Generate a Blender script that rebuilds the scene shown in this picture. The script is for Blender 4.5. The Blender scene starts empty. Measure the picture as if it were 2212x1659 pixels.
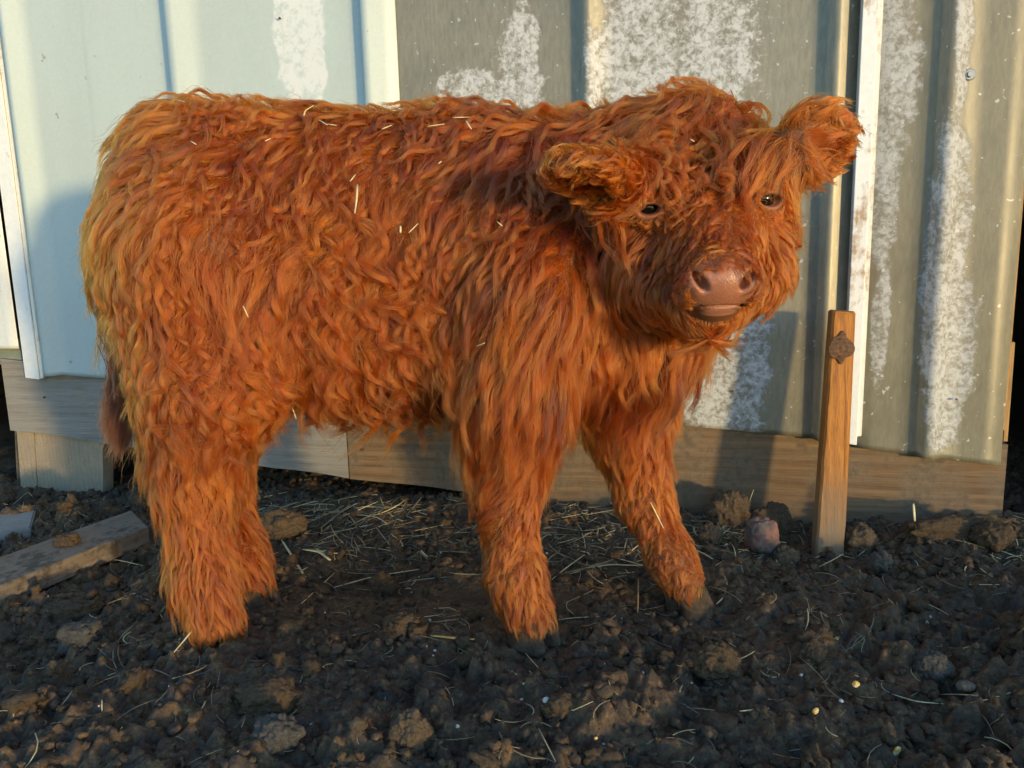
import bpy, bmesh, math, random
import numpy as np
from mathutils import Vector, Matrix
from mathutils.kdtree import KDTree
from mathutils.bvhtree import BVHTree

# ------------------------------------------------------------------ camera, sky, sun
scene = bpy.context.scene
COL = scene.collection
rng = np.random.default_rng(11)
random.seed(5)
W0, H0, FPX = 2212.0, 1659.0, 1650.0          # the photograph's measuring grid
CAM_H, PITCH, ROLL = 0.56, math.radians(9.5), math.radians(-1.5)
SUN_EL, SUN_AZ = 3.0, 37.0                    # degrees; azimuth to the right of straight behind the camera
FW = np.array([0, math.cos(PITCH), -math.sin(PITCH)])
UP = np.array([0, math.sin(PITCH), math.cos(PITCH)])
RT = np.array([1.0, 0, 0])
CR = math.cos(ROLL) * RT + math.sin(ROLL) * UP
CU = -math.sin(ROLL) * RT + math.cos(ROLL) * UP
CO = np.array([0, 0, CAM_H])

cam_d = bpy.data.cameras.new("camera")
cam = bpy.data.objects.new("camera", cam_d)
COL.objects.link(cam)
cam_d.sensor_width = 36.0
cam_d.lens = 36.0 * FPX / W0
cam_d.clip_start, cam_d.clip_end = 0.02, 500
cam.matrix_world = Matrix(((CR[0], CU[0], -FW[0], 0), (CR[1], CU[1], -FW[1], 0),
                           (CR[2], CU[2], -FW[2], CAM_H), (0, 0, 0, 1)))
scene.camera = cam

world = bpy.data.worlds.new("World")
scene.world = world
world.use_nodes = True
wn = world.node_tree.nodes
sky = wn.new("ShaderNodeTexSky")
sky.sky_type = 'NISHITA'
sky.sun_disc = False
sky.ozone_density = 2.9
sky.dust_density = 0.2
SUN_DIR = np.array([math.sin(math.radians(SUN_AZ)) * math.cos(math.radians(SUN_EL)),
                    -math.cos(math.radians(SUN_AZ)) * math.cos(math.radians(SUN_EL)),
                    math.sin(math.radians(SUN_EL))])
sky.sun_elevation = math.radians(SUN_EL)
sky.sun_rotation = math.atan2(SUN_DIR[0], SUN_DIR[1])
world.node_tree.links.new(sky.outputs[0], wn["Background"].inputs[0])
wn["Background"].inputs[1].default_value = 0.15

sun_d = bpy.data.lights.new("sun", 'SUN')
sun_d.energy = 0.54
sun_d.angle = math.radians(3.2)
sun_d.color = (1.0, 0.75, 0.36)
sun = bpy.data.objects.new("sun", sun_d)
COL.objects.link(sun)
sun.rotation_euler = Vector(SUN_DIR).to_track_quat('Z', 'Y').to_euler()
sun.location = (3, -3, 3)

scene.view_settings.view_transform = 'Standard'
scene.view_settings.look = 'None'
scene.view_settings.gamma = 1.0
scene.view_settings.exposure = 2.88
scene.view_settings.use_curve_mapping = False
scene.render.engine = 'CYCLES'
scene.cycles.max_bounces = 7
scene.cycles.diffuse_bounces = 4
scene.cycles.use_denoising = True
scene.cycles_curves.shape = 'RIBBONS'


# ------------------------------------------------------------------ helpers
def ray(px, py):
    return FW + CR * (px - W0 / 2) / FPX + CU * (H0 / 2 - py) / FPX


def at(px, py, Y):
    d = ray(px, py)
    return CO + d * (Y / d[1])


def on_plane(px, py, z=0.0):
    d = ray(px, py)
    return CO + d * ((z - CAM_H) / d[2])


def norm(v):
    v = np.asarray(v, float)
    return v / (np.linalg.norm(v, axis=-1, keepdims=True) + 1e-12)


def hash3(i, j, k, seed):
    h = (i.astype(np.int64) * 374761393 + j.astype(np.int64) * 668265263 + k.astype(np.int64) * 2147483647 + seed * 1274126177)
    h = (h ^ (h >> 13)) * 1274126177
    h = h & 0xffffffff
    h = (h ^ (h >> 16)) * 2246822519 & 0xffffffff
    return ((h ^ (h >> 15)) & 0xffffff) / float(0xffffff)


def vnoise(P, scale, seed=0):
    """value noise in -1..1 at points P (n,3), features of size scale"""
    Q = np.asarray(P, float) / scale + 1000.0
    I = np.floor(Q).astype(np.int64)
    F = Q - I
    F = F * F * (3 - 2 * F)
    r = 0
    for dx in (0, 1):
        for dy in (0, 1):
            for dz in (0, 1):
                w = (F[:, 0] if dx else 1 - F[:, 0]) * (F[:, 1] if dy else 1 - F[:, 1]) * (F[:, 2] if dz else 1 - F[:, 2])
                r = r + w * hash3(I[:, 0] + dx, I[:, 1] + dy, I[:, 2] + dz, seed)
    return r * 2 - 1


def fbm(P, scale, octv=4, seed=0):
    r, a = 0, 1.0
    for o in range(octv):
        r = r + a * vnoise(P, scale / 2 ** o, seed + o * 17)
        a *= 0.5
    return r


def smooth(x, a, b):
    t = np.clip((x - a) / (b - a), 0, 1)
    return t * t * (3 - 2 * t)


def mesh_obj(name, verts, faces, mat=None, parent=None, shade=False, mats=None):
    me = bpy.data.meshes.new(name)
    me.from_pydata([tuple(map(float, v)) for v in verts], [], faces)
    me.update()
    o = bpy.data.objects.new(name, me)
    COL.objects.link(o)
    if mat:
        me.materials.append(mat)
    if shade:
        me.shade_smooth()
    if parent:
        o.parent = parent
    return o


def mesh_np(name, V, F, mat=None, parent=None, shade=True):
    """fast quad / tri mesh from arrays"""
    me = bpy.data.meshes.new(name)
    n, k = F.shape
    me.vertices.add(len(V))
    me.vertices.foreach_set("co", np.ascontiguousarray(V, np.float32).ravel())
    me.loops.add(n * k)
    me.loops.foreach_set("vertex_index", np.ascontiguousarray(F, np.int32).ravel())
    me.polygons.add(n)
    me.polygons.foreach_set("loop_start", np.arange(0, n * k, k, dtype=np.int32))
    me.update(calc_edges=True)
    me.validate()
    if shade:
        me.shade_smooth()
    if mat:
        me.materials.append(mat)
    o = bpy.data.objects.new(name, me)
    COL.objects.link(o)
    if parent:
        o.parent = parent
    return o


def bm_obj(name, bm, mat=None, parent=None, shade=False):
    me = bpy.data.meshes.new(name)
    bm.to_mesh(me)
    bm.free()
    o = bpy.data.objects.new(name, me)
    COL.objects.link(o)
    if mat:
        me.materials.append(mat)
    if shade:
        me.shade_smooth()
    if parent:
        o.parent = parent
    return o


def tag(o, label, cat, group=None, kind=None):
    o["label"] = label
    o["category"] = cat
    if group:
        o["group"] = group
    if kind:
        o["kind"] = kind
    return o


def empty(name, loc=(0, 0, 0)):
    o = bpy.data.objects.new(name, None)
    o.empty_display_size = 0.05
    COL.objects.link(o)
    o.location = loc
    return o


# ------------------------------------------------------------------ materials
class NT:
    def __init__(self, name):
        self.m = bpy.data.materials.new(name)
        self.m.use_nodes = True
        self.n = self.m.node_tree.nodes
        self.l = self.m.node_tree.links
        self.b = self.n["Principled BSDF"]

    def new(self, t, **kw):
        x = self.n.new(t)
        for k, v in kw.items():
            setattr(x, k, v)
        return x

    def put(self, sock, v):
        if isinstance(v, bpy.types.NodeSocket):
            self.l.new(v, sock)
        elif isinstance(v, (tuple, list)) and len(v) == 3 and sock.type == 'RGBA':
            sock.default_value = (*v, 1)
        else:
            sock.default_value = v

    def coord(self, kind="Object", scale=(1, 1, 1), loc=(0, 0, 0)):
        tc = self.new("ShaderNodeTexCoord")
        mp = self.new("ShaderNodeMapping")
        mp.inputs["Scale"].default_value = scale
        mp.inputs["Location"].default_value = loc
        self.l.new(tc.outputs[kind], mp.inputs[0])
        return mp.outputs[0]

    def noise(self, vec, scale, detail=4, rough=0.55, dist=0.0):
        x = self.new("ShaderNodeTexNoise")
        self.l.new(vec, x.inputs["Vector"])
        x.inputs["Scale"].default_value = scale
        x.inputs["Detail"].default_value = detail
        x.inputs["Roughness"].default_value = rough
        x.inputs["Distortion"].default_value = dist
        return x.outputs["Fac"]

    def voro(self, vec, scale, feature='F1', out="Distance"):
        x = self.new("ShaderNodeTexVoronoi", feature=feature)
        self.l.new(vec, x.inputs["Vector"])
        x.inputs["Scale"].default_value = scale
        return x.outputs[out]

    def ramp(self, fac, stops):
        x = self.new("ShaderNodeValToRGB")
        e = x.color_ramp.elements
        while len(e) < len(stops):
            e.new(0.5)
        for el, (p, c) in zip(e, stops):
            el.position = p
            el.color = (*c, 1) if not isinstance(c, (int, float)) else (c, c, c, 1)
        self.l.new(fac, x.inputs[0])
        return x.outputs[0]

    def mix(self, fac, a, b, mode='MIX'):
        x = self.new("ShaderNodeMix", data_type='RGBA', blend_type=mode)
        self.put(x.inputs[0], fac)
        self.put(x.inputs[6], a)
        self.put(x.inputs[7], b)
        return x.outputs[2]

    def math(self, op, a, b=0.0, c=0.0, clamp=False):
        x = self.new("ShaderNodeMath", operation=op, use_clamp=clamp)
        self.put(x.inputs[0], a)
        self.put(x.inputs[1], b)
        self.put(x.inputs[2], c)
        return x.outputs[0]

    def sep(self, vec):
        x = self.new("ShaderNodeSeparateXYZ")
        self.l.new(vec, x.inputs[0])
        return x.outputs

    def ss(self, v, a, b):
        x = self.new("ShaderNodeMapRange", interpolation_type='SMOOTHSTEP')
        self.put(x.inputs[0], v)
        x.inputs[1].default_value = a
        x.inputs[2].default_value = b
        return x.outputs[0]

    def bump(self, h, dist=0.002, strength=1.0, nrm=None):
        x = self.new("ShaderNodeBump")
        x.inputs["Strength"].default_value = strength
        x.inputs["Distance"].default_value = dist
        self.l.new(h, x.inputs["Height"])
        if nrm:
            self.l.new(nrm, x.inputs["Normal"])
        return x.outputs[0]

    def set(self, color=None, rough=None, metal=None, normal=None, spec=None):
        for k, v in (("Base Color", color), ("Roughness", rough), ("Metallic", metal), ("Normal", normal), ("Specular IOR Level", spec)):
            if v is not None:
                self.put(self.b.inputs[k], v)
        return self.m


def mat_mud():
    t = NT("mud")
    v = t.coord("Object")
    big = t.noise(v, 3.2, 4, 0.6)
    mid = t.noise(v, 26, 5, 0.65)
    fine = t.noise(v, 160, 5, 0.7)
    c = t.ramp(big, [(0.30, (0.080, 0.049, 0.024)), (0.5, (0.108, 0.064, 0.030)), (0.74, (0.165, 0.094, 0.041))])
    c2 = t.ramp(mid, [(0.34, (0.30, 0.29, 0.29)), (0.60, (1.15, 1.1, 1.02)), (0.8, (2.1, 1.85, 1.5))])  # low spots darkened: shade of the crevices painted into the mud colour
    c = t.mix(1.0, c, c2, 'MULTIPLY')
    speck = t.ramp(fine, [(0.32, (0.35, 0.35, 0.35)), (0.58, (1.1, 1.08, 1.05)), (0.74, (2.8, 2.5, 2.1))])
    c = t.mix(1.0, c, speck, 'MULTIPLY')
    n1 = t.bump(mid, 0.004, 0.8)
    n2 = t.bump(fine, 0.0025, 1.0, n1)
    r = t.ramp(mid, [(0.35, 0.62), (0.6, 0.92)])
    return t.set(c, r, normal=n2, spec=0.5)


def mat_clod(name, base, var):
    t = NT(name)
    v = t.coord("Object")
    mid = t.noise(v, 45, 5, 0.65)
    fine = t.noise(v, 210, 4, 0.7)
    oi = t.new("ShaderNodeObjectInfo")
    c = t.mix(mid, base, var)
    sp = t.ramp(fine, [(0.32, (0.55, 0.55, 0.55)), (0.62, (1.2, 1.2, 1.15)), (0.76, (2.0, 1.9, 1.7))])
    c = t.mix(1.0, c, sp, 'MULTIPLY')
    n = t.bump(fine, 0.002, 1.0, t.bump(mid, 0.004, 0.7))
    return t.set(c, 0.9, normal=n, spec=0.3)


def mat_wood(name, pale, dark, axis=0, ring=26.0, grey=None, dirt=None, rough=0.8, stretch=0.08, foot=None):
    """grain runs along the given local axis"""
    t = NT(name)
    sc = [1, 1, 1]
    sc[axis] = stretch
    v = t.coord("Object", tuple(sc))
    warp = t.noise(v, 9, 3, 0.5)
    g1 = t.noise(v, ring, 5, 0.6, 1.2)
    g2 = t.noise(v, ring * 7, 4, 0.7)
    wv = t.new("ShaderNodeTexWave", wave_type='BANDS', bands_direction=('Z', 'Z', 'X')[axis])
    t.l.new(v, wv.inputs["Vector"])
    wv.inputs["Scale"].default_value = ring * 0.42
    wv.inputs["Distortion"].default_value = 7.0
    wv.inputs["Detail"].default_value = 3.0
    wv.inputs["Detail Scale"].default_value = 0.7
    f = t.math('ADD', t.math('MULTIPLY', wv.outputs["Fac"], 0.16), t.math('MULTIPLY', g1, 0.86), clamp=True)
    c = t.mix(t.ramp(f, [(0.30, 0.0), (0.78, 1.0)]), pale, dark)
    c = t.mix(1.0, c, t.ramp(g2, [(0.3, (0.62, 0.62, 0.62)), (0.6, (1.1, 1.1, 1.1))]), 'MULTIPLY')
    v2 = t.coord("Object")
    blot = t.noise(v2, 11, 5, 0.65)
    if grey:
        c = t.mix(t.ramp(blot, [(0.40, 0.0), (0.62, 0.75)]), c, grey)
    if dirt:
        dn = t.noise(v2, 55, 5, 0.7)
        c = t.mix(t.ramp(t.math('ADD', t.math('MULTIPLY', blot, 0.5), t.math('MULTIPLY', dn, 0.5)), [(0.50, 0.0), (0.60, 0.85)]), c, dirt)
    if foot:
        zz = t.sep(v2)[2]
        fm = t.math('SUBTRACT', 1.0, t.ss(t.math('ADD', zz, t.math('MULTIPLY', t.math('SUBTRACT', blot, 0.5), 0.16)), 0.0, 0.22))
        c = t.mix(t.math('MULTIPLY', fm, t.ramp(t.noise(v2, 60, 5, 0.7), [(0.3, 0.45), (0.6, 0.95)])), c, foot)
    h = t.math('ADD', g2, t.math('MULTIPLY', g1, 0.8))
    return t.set(c, rough, normal=t.bump(h, 0.0016, 0.8), spec=0.3)


def patch_mask(t, x, z, blobs, edge_noise, amp, lo=0.86, hi=1.02):
    """union of soft-edged elongated patches; x,z sockets, blobs (cx, cz, rx, rz)"""
    res = None
    for cx, cz, rx, rz in blobs:
        dx = t.math('DIVIDE', t.math('SUBTRACT', x, cx), rx)
        dz = t.math('DIVIDE', t.math('SUBTRACT', z, cz), rz)
        d = t.math('SQRT', t.math('ADD', t.math('MULTIPLY', dx, dx), t.math('MULTIPLY', dz, dz)))
        d = t.math('ADD', d, t.math('MULTIPLY', t.math('SUBTRACT', edge_noise, 0.5), amp))
        m = t.math('SUBTRACT', 1.0, t.ss(d, lo, hi))
        res = m if res is None else t.math('MAXIMUM', res, m)
    return res


def mat_galv(name, blobs, dull=(0.215, 0.192, 0.140), bright=0.52, metal=0.30):
    t = NT(name)
    v = t.coord("Object")
    s = t.sep(v)
    en = t.noise(v, 14, 6, 0.62)
    en2 = t.noise(v, 60, 4, 0.6)
    edge = t.math('ADD', t.math('MULTIPLY', en, 0.75), t.math('MULTIPLY', en2, 0.25))
    mask = patch_mask(t, s[0], s[2], blobs, edge, 1.4, 0.70, 1.25)
    sp = t.noise(v, 105, 4, 0.62, 0.5)
    sp2 = t.noise(v, 50, 5, 0.6, 0.4)
    raw = t.math('ADD', t.math('MULTIPLY', sp, 0.72), t.math('MULTIPLY', sp2, 0.38))
    raw = t.math('ADD', raw, t.math('MULTIPLY', t.math('SUBTRACT', mask, 1.0), 0.30))
    drift = t.noise(t.coord('Object', (1, 1, 0.45)), 13, 4, 0.6)
    raw = t.math('ADD', raw, t.math('MULTIPLY', t.math('SUBTRACT', drift, 0.52), 0.42))
    spk = t.ramp(raw, [(0.42, 0.0), (0.63, 1.0)])
    mask = t.math('MAXIMUM', t.ss(mask, 0.45, 0.95), spk)
    grain = t.noise(t.coord("Object", (1, 1, 0.25)), 120, 4, 0.7)
    large = t.noise(v, 6, 4, 0.55)
    base = t.mix(t.ramp(large, [(0.35, 0.0), (0.65, 1.0)]), dull, tuple(q * 1.22 for q in dull))
    base = t.mix(1.0, base, t.ramp(grain, [(0.3, (0.82, 0.82, 0.82)), (0.7, (1.16, 1.16, 1.16))]), 'MULTIPLY')
    ox = t.mix(spk, (0.21, 0.195, 0.155), (bright, bright, bright * 0.985))
    c = t.mix(mask, base, ox)
    # scattered small white flecks and a few rust dots
    fl = t.math('MULTIPLY', t.ramp(t.noise(v, 70, 2, 0.5), [(0.70, 0.0), (0.74, 1.0)]), 0.6)
    c = t.mix(fl, c, (0.6, 0.6, 0.58))
    ru = t.ramp(t.noise(t.coord("Object", loc=(3.1, 0, 1.7)), 26, 2, 0.4), [(0.77, 0.0), (0.80, 0.8)])
    c = t.mix(ru, c, (0.28, 0.12, 0.03))
    met = t.mix(mask, (metal, metal, metal), (0.05, 0.05, 0.05))
    ro = t.mix(mask, t.ramp(large, [(0.3, 0.40), (0.7, 0.52)]), (0.65, 0.65, 0.65))
    wav = t.noise(t.coord("Object", (1, 1, 0.5)), 3.0, 2, 0.4)
    n = t.bump(wav, 0.008, 0.3)
    n = t.bump(spk, 0.0006, 0.5, n)
    return t.set(c, ro, met, n)


def mat_paint(name, base=(0.66, 0.69, 0.62), chalk=None, blobs=()):
    t = NT(name)
    v = t.coord("Object")
    s = t.sep(v)
    large = t.noise(t.coord("Object", (1, 1, 0.4)), 5, 4, 0.55)
    fine = t.noise(v, 150, 3, 0.6)
    c = t.mix(t.ramp(large, [(0.3, 0.0), (0.7, 1.0)]), base, tuple(q * 0.9 for q in base))
    c = t.mix(1.0, c, t.ramp(fine, [(0.25, (0.95, 0.95, 0.95)), (0.75, (1.04, 1.04, 1.04))]), 'MULTIPLY')
    if blobs:
        en = t.noise(v, 12, 6, 0.6)
        m = patch_mask(t, s[0], s[2], blobs, en, 1.1)
        spk = t.ramp(t.noise(v, 55, 5, 0.65), [(0.36, 0.25), (0.52, 1.0)])
        c = t.mix(t.math('MULTIPLY', m, spk), c, chalk)
    streak = t.ramp(t.noise(t.coord("Object", (1, 1, 0.06)), 40, 4, 0.6), [(0.62, 0.0), (0.78, 0.35)])
    c = t.mix(streak, c, tuple(q * 0.72 for q in base))
    spot = t.ramp(t.noise(t.coord("Object", loc=(7, 0, 3)), 48, 2, 0.4), [(0.76, 0.0), (0.79, 0.7)])
    c = t.mix(spot, c, (0.25, 0.20, 0.13))
    n = t.bump(t.noise(t.coord("Object", (1, 1, 0.5)), 3, 2, 0.4), 0.010, 0.3)
    return t.set(c, t.ramp(large, [(0.3, 0.28), (0.7, 0.42)]), 0.0, n, 0.5)


def mat_trim(name, base=(0.78, 0.77, 0.73)):
    t = NT(name)
    v = t.coord("Object", (1, 1, 0.25))
    a = t.noise(v, 22, 5, 0.7)
    b = t.noise(t.coord("Object"), 60, 4, 0.6)
    f = t.math('ADD', t.math('MULTIPLY', a, 0.65), t.math('MULTIPLY', b, 0.35))
    c = t.mix(t.ramp(f, [(0.54, 0.0), (0.66, 0.9)]), base, (0.36, 0.21, 0.10))
    c = t.mix(t.ramp(b, [(0.35, 0.35), (0.55, 0.0)]), c, tuple(q * 0.8 for q in base))
    return t.set(c, 0.5, normal=t.bump(a, 0.001, 0.5), spec=0.4)


def mat_plain(name, color, rough=0.7, metal=0.0, var=0.25, scale=40, bumpd=0.0008, spec=0.4):
    t = NT(name)
    v = t.coord("Object")
    n = t.noise(v, scale, 4, 0.6)
    c = t.mix(n, tuple(q * (1 - var) for q in color), tuple(q * (1 + var) for q in color))
    return t.set(c, rough, metal, t.bump(n, bumpd, 0.6), spec)


def mat_straw(name, a, b):
    t = NT(name)
    at_ = t.new("ShaderNodeAttribute", attribute_name="tint")
    v = t.coord("Object")
    n = t.noise(v, 90, 3, 0.6)
    c = t.mix(at_.outputs["Fac"], a, b)
    c = t.mix(1.0, c, t.ramp(n, [(0.3, (0.7, 0.7, 0.7)), (0.7, (1.15, 1.15, 1.15))]), 'MULTIPLY')
    return t.set(c, 0.55, spec=0.4)


def mat_hair(name, rough=0.42, tint=(0.5, 0.15, 0.028), dark=(0.16, 0.055, 0.022), pale=(0.62, 0.27, 0.085)):
    m = bpy.data.materials.new(name)
    m.use_nodes = True
    n, l = m.node_tree.nodes, m.node_tree.links
    n.remove(n["Principled BSDF"])
    h = n.new("ShaderNodeBsdfHairPrincipled")
    h.model = 'CHIANG'
    h.parametrization = 'COLOR'
    a = n.new("ShaderNodeAttribute")
    a.attribute_name = "tint"
    r = n.new("ShaderNodeValToRGB")
    e = r.color_ramp.elements
    e.new(0.5)
    for el, (p, c) in zip(e, [(0.0, dark), (0.5, tint), (1.0, pale)]):
        el.position, el.color = p, (*c, 1)
    l.new(a.outputs["Fac"], r.inputs[0])
    l.new(r.outputs[0], h.inputs["Color"])
    h.inputs["Roughness"].default_value = rough
    h.inputs["Radial Roughness"].default_value = 0.55
    h.inputs["Coat"].default_value = 0.0
    h.inputs["Random Roughness"].default_value = 0.3
    l.new(h.outputs[0], n["Material Output"].inputs[0])
    return m


# ------------------------------------------------------------------ ground
def axis_pts(lo, hi, step, far0, far1):
    core = np.arange(lo, hi + 1e-6, step)
    def out(n_to, first):
        r, x, s = [], 0.0, first
        while x < n_to:
            x += s
            r.append(x)
            s *= 1.11
        return np.array(r)
    return np.concatenate([(lo - out(lo - far0, step * 1.3))[::-1], core, hi + out(far1 - hi, step * 1.3)])


gx = axis_pts(-1.45, 1.42, 0.0038, -60, 60)
gy = axis_pts(0.70, 2.06, 0.0034, -60, 80)
NX, NY = len(gx), len(gy)
GX, GY = np.meshgrid(gx, gy)


def pts2(X, Y):
    return np.stack([X.ravel(), Y.ravel(), np.zeros(X.size)], 1)


P2 = pts2(GX, GY)
near = (np.exp(-((GX - 0.0) / 2.6) ** 2 - ((GY - 1.2) / 2.4) ** 2))
GZ = (0.018 * fbm(P2, 0.55, 3, 3)).reshape(GX.shape)
GZ += 0.030 * np.exp(-((GX - 0.98) / 0.22) ** 2 - ((GY - 1.40) / 0.10) ** 2)      # heap against the board
GZ -= 0.014 * np.exp(-((GX - 0.56) / 0.14) ** 2 - ((GY - 1.42) / 0.10) ** 2)
GZ -= 0.012 * np.exp(-((GX + 0.10) / 0.35) ** 2 - ((GY - 1.25) / 0.16) ** 2)
# unseen low bank added towards the sun, shaped to shade the mud
bx, by = GX * SUN_DIR[0] + GY * SUN_DIR[1], GX * SUN_DIR[1] - GY * SUN_DIR[0]
GZ += 0.365 * smooth(bx, 4.2, 7.0) * np.exp(-(by / 9.0) ** 2)
GZ -= 0.030 * smooth(GY, 1.62, 1.9) * smooth(-GX, 0.5, 1.0)
GZ += 0.010 * (fbm(P2, 0.12, 4, 21)).reshape(GX.shape)
rough_amt = (0.55 + 0.6 * smooth(-GY, -1.12, -0.98) + 0.5 * smooth(GX, 0.35, 0.8) + 0.4 * smooth(-GX, 0.5, 0.9))
rough_amt = np.clip(rough_amt + 0.25 * fbm(P2, 0.3, 2, 50).reshape(GX.shape), 0.3, 1.6)


def stamp(x, y, r, hgt, ecc, ang, seed):
    i0, i1 = np.searchsorted(gx, [x - 1.6 * r, x + 1.6 * r])
    j0, j1 = np.searchsorted(gy, [y - 1.6 * r, y + 1.6 * r])
    if i1 <= i0 or j1 <= j0:
        return
    xs, ys = np.meshgrid(gx[i0:i1] - x, gy[j0:j1] - y)
    ca, sa = math.cos(ang), math.sin(ang)
    u, v = (xs * ca + ys * sa), (-xs * sa + ys * ca) * ecc
    th = np.arctan2(v, u)
    wob = 1 + 0.16 * np.sin(3 * th + seed) + 0.12 * np.sin(5 * th + 2.1 * seed) + 0.08 * np.sin(9 * th + 3.7 * seed)
    d = np.hypot(u, v) / (r * wob)
    dome = np.clip(1 - d ** 2.6, 0, 1) ** 0.6
    GZ[j0:j1, i0:i1] += dome * hgt * (0.85 + 0.25 * np.sin(u * 190 + seed) * np.cos(v * 170 + 2 * seed))


for k in range(4200):
    x, y = rng.uniform(-1.5, 1.45), rng.uniform(0.66, 2.05)
    ra = float(np.interp(x, gx, rough_amt[np.searchsorted(gy, y)]))
    r = 0.0055 + 0.026 * rng.random() ** 2.6 * ra
    if rng.random() > ra:
        continue
    stamp(x, y, r, r * rng.uniform(0.30, 0.75) * (-0.8 if rng.random() < 0.22 else 1), rng.uniform(0.7, 1.5), rng.uniform(0, 6.3), rng.uniform(0, 6.3))
fine = fbm(P2, 0.018, 3, 90).reshape(GX.shape)
ridge = 1 - np.abs(vnoise(P2, 0.034, 120)).reshape(GX.shape)
core_fade = smooth(GX, -2.2, -1.5) * smooth(-GX, -2.2, -1.5) * smooth(GY, 0.25, 0.68) * smooth(-GY, -2.6, -2.1)
bil = np.abs(vnoise(P2, 0.021, 130)).reshape(GX.shape)
bil2 = np.abs(vnoise(P2, 0.0105, 131)).reshape(GX.shape)
GZ += core_fade * rough_amt * (0.0030 * fine + 0.0050 * (ridge - 0.6) + 0.0150 * (bil - 0.3) + 0.0085 * (bil2 - 0.3))


def ground_z(x, y):
    i = np.clip(np.searchsorted(gx, x) - 1, 0, NX - 2)
    j = np.clip(np.searchsorted(gy, y) - 1, 0, NY - 2)
    fx = np.clip((x - gx[i]) / (gx[i + 1] - gx[i]), 0, 1)
    fy = np.clip((y - gy[j]) / (gy[j + 1] - gy[j]), 0, 1)
    return (GZ[j, i] * (1 - fx) + GZ[j, i + 1] * fx) * (1 - fy) + (GZ[j + 1, i] * (1 - fx) + GZ[j + 1, i + 1] * fx) * fy


def on_ground(px, py):
    p = on_plane(px, py, 0.0)
    for _ in range(4):
        p = on_plane(px, py, float(ground_z(p[0], p[1])))
    return p


M_MUD = mat_mud()
idx = np.arange(NX * NY).reshape(NY, NX)
F = np.stack([idx[:-1, :-1], idx[:-1, 1:], idx[1:, 1:], idx[1:, :-1]], -1).reshape(-1, 4)
go = mesh_np("ground", np.stack([GX.ravel(), GY.ravel(), GZ.ravel()], 1), F, M_MUD)
go["kind"] = "structure"

# ------------------------------------------------------------------ shed
TH = math.radians(13.0)
WU = np.array([math.cos(TH), -math.sin(TH), 0.0])
WN = np.array([-math.sin(TH), -math.cos(TH), 0.0])      # out of the wall, towards the camera
WP = np.array([0.08, 1.66, 0.0])
shed = empty("metal_shed", tuple(WP))
shed.rotation_euler = (0, 0, -TH)
tag(shed, "metal sheeted shed wall with pale green and galvanized panels behind the calf", "shed")


def wl(px, py, off=0.0):
    """shed-local (u, z) of the picture point on the wall plane pushed out by off"""
    d = ray(px, py)
    t = ((WP + WN * off - CO) @ WN) / (d @ WN)
    p = CO + d * t
    return float((p - WP) @ WU), float(p[2])


def prism(name, uz, y0, y1, mat, parent=shed, bevel=0.0, bend=None):
    """polygon in (u,z), from y0 (front) to y1 (back) in shed-local depth"""
    bm = bmesh.new()
    n = len(uz)
    f = [bm.verts.new((u, y0, z)) for u, z in uz]
    b = [bm.verts.new((u, y1, z)) for u, z in uz]
    bm.faces.new(f)
    bm.faces.new(b[::-1])
    for i in range(n):
        bm.faces.new((f[i], b[i], b[(i + 1) % n], f[(i + 1) % n]))
    bmesh.ops.recalc_face_normals(bm, faces=bm.faces)
    if bevel:
        bmesh.ops.bevel(bm, geom=list(bm.edges), offset=bevel, segments=2, affect='EDGES', profile=0.6)
    return bm_obj(name, bm, mat, parent)


def sheet(name, prof, bot, ztop, mat, warp=0.003, thick=0.0012, seed=0):
    """profiled metal sheet: prof = [(u_at_z0.., proud)] sampled; bot(u) gives the lower edge"""
    us = np.array([p[0] for p in prof])
    pr = np.array([p[1] for p in prof])
    uu = []
    for a, b in zip(us[:-1], us[1:]):
        m = max(1, int((b - a) / 0.03))
        uu += list(np.linspace(a, b, m, endpoint=False))
    uu = np.array(uu + [us[-1]])
    yy = np.interp(uu, us, pr)
    nz = 34
    V, Fc = [], []
    n = len(uu)
    for side in (0, 1):
        for j in range(nz + 1):
            t = (j / nz) ** 1.5
            for u, y in zip(uu, yy):
                zb = bot(u)
                z = zb + (ztop - zb) * t
                V.append((u, -y, z))
    V = np.array(V, float)
    nn = fbm(np.stack([V[:, 0], V[:, 2] * 0.6, np.zeros(len(V))], 1), 0.28, 2, 300 + seed)
    edge = np.exp(-(V[:, 2] - np.array([bot(u) for u in V[:, 0]])) / 0.02)
    nn2 = vnoise(np.stack([V[:, 0], V[:, 0] * 0, V[:, 0] * 0], 1), 0.09, 350 + seed)
    V[:, 1] -= warp * (0.5 + 0.5 * nn) + 0.0025 * edge * (nn2 + 0.4)
    half = n * (nz + 1)
    V[half:, 1] += thick
    q = lambda s, j, i: s * half + j * n + i
    for j in range(nz):
        for i in range(n - 1):
            Fc.append((q(0, j, i), q(0, j, i + 1), q(0, j + 1, i + 1), q(0, j + 1, i)))
            Fc.append((q(1, j, i + 1), q(1, j, i), q(1, j + 1, i), q(1, j + 1, i + 1)))
    for i in range(n - 1):
        Fc.append((q(1, 0, i), q(1, 0, i + 1), q(0, 0, i + 1), q(0, 0, i)))
        Fc.append((q(0, nz, i), q(0, nz, i + 1), q(1, nz, i + 1), q(1, nz, i)))
    for j in range(nz):
        Fc.append((q(1, j, 0), q(0, j, 0), q(0, j + 1, 0), q(1, j + 1, 0)))
        Fc.append((q(0, j, n - 1), q(1, j, n - 1), q(1, j + 1, n - 1), q(0, j + 1, n - 1)))
    return mesh_np(name, V, np.array(Fc), mat, shed, shade=False)


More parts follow.
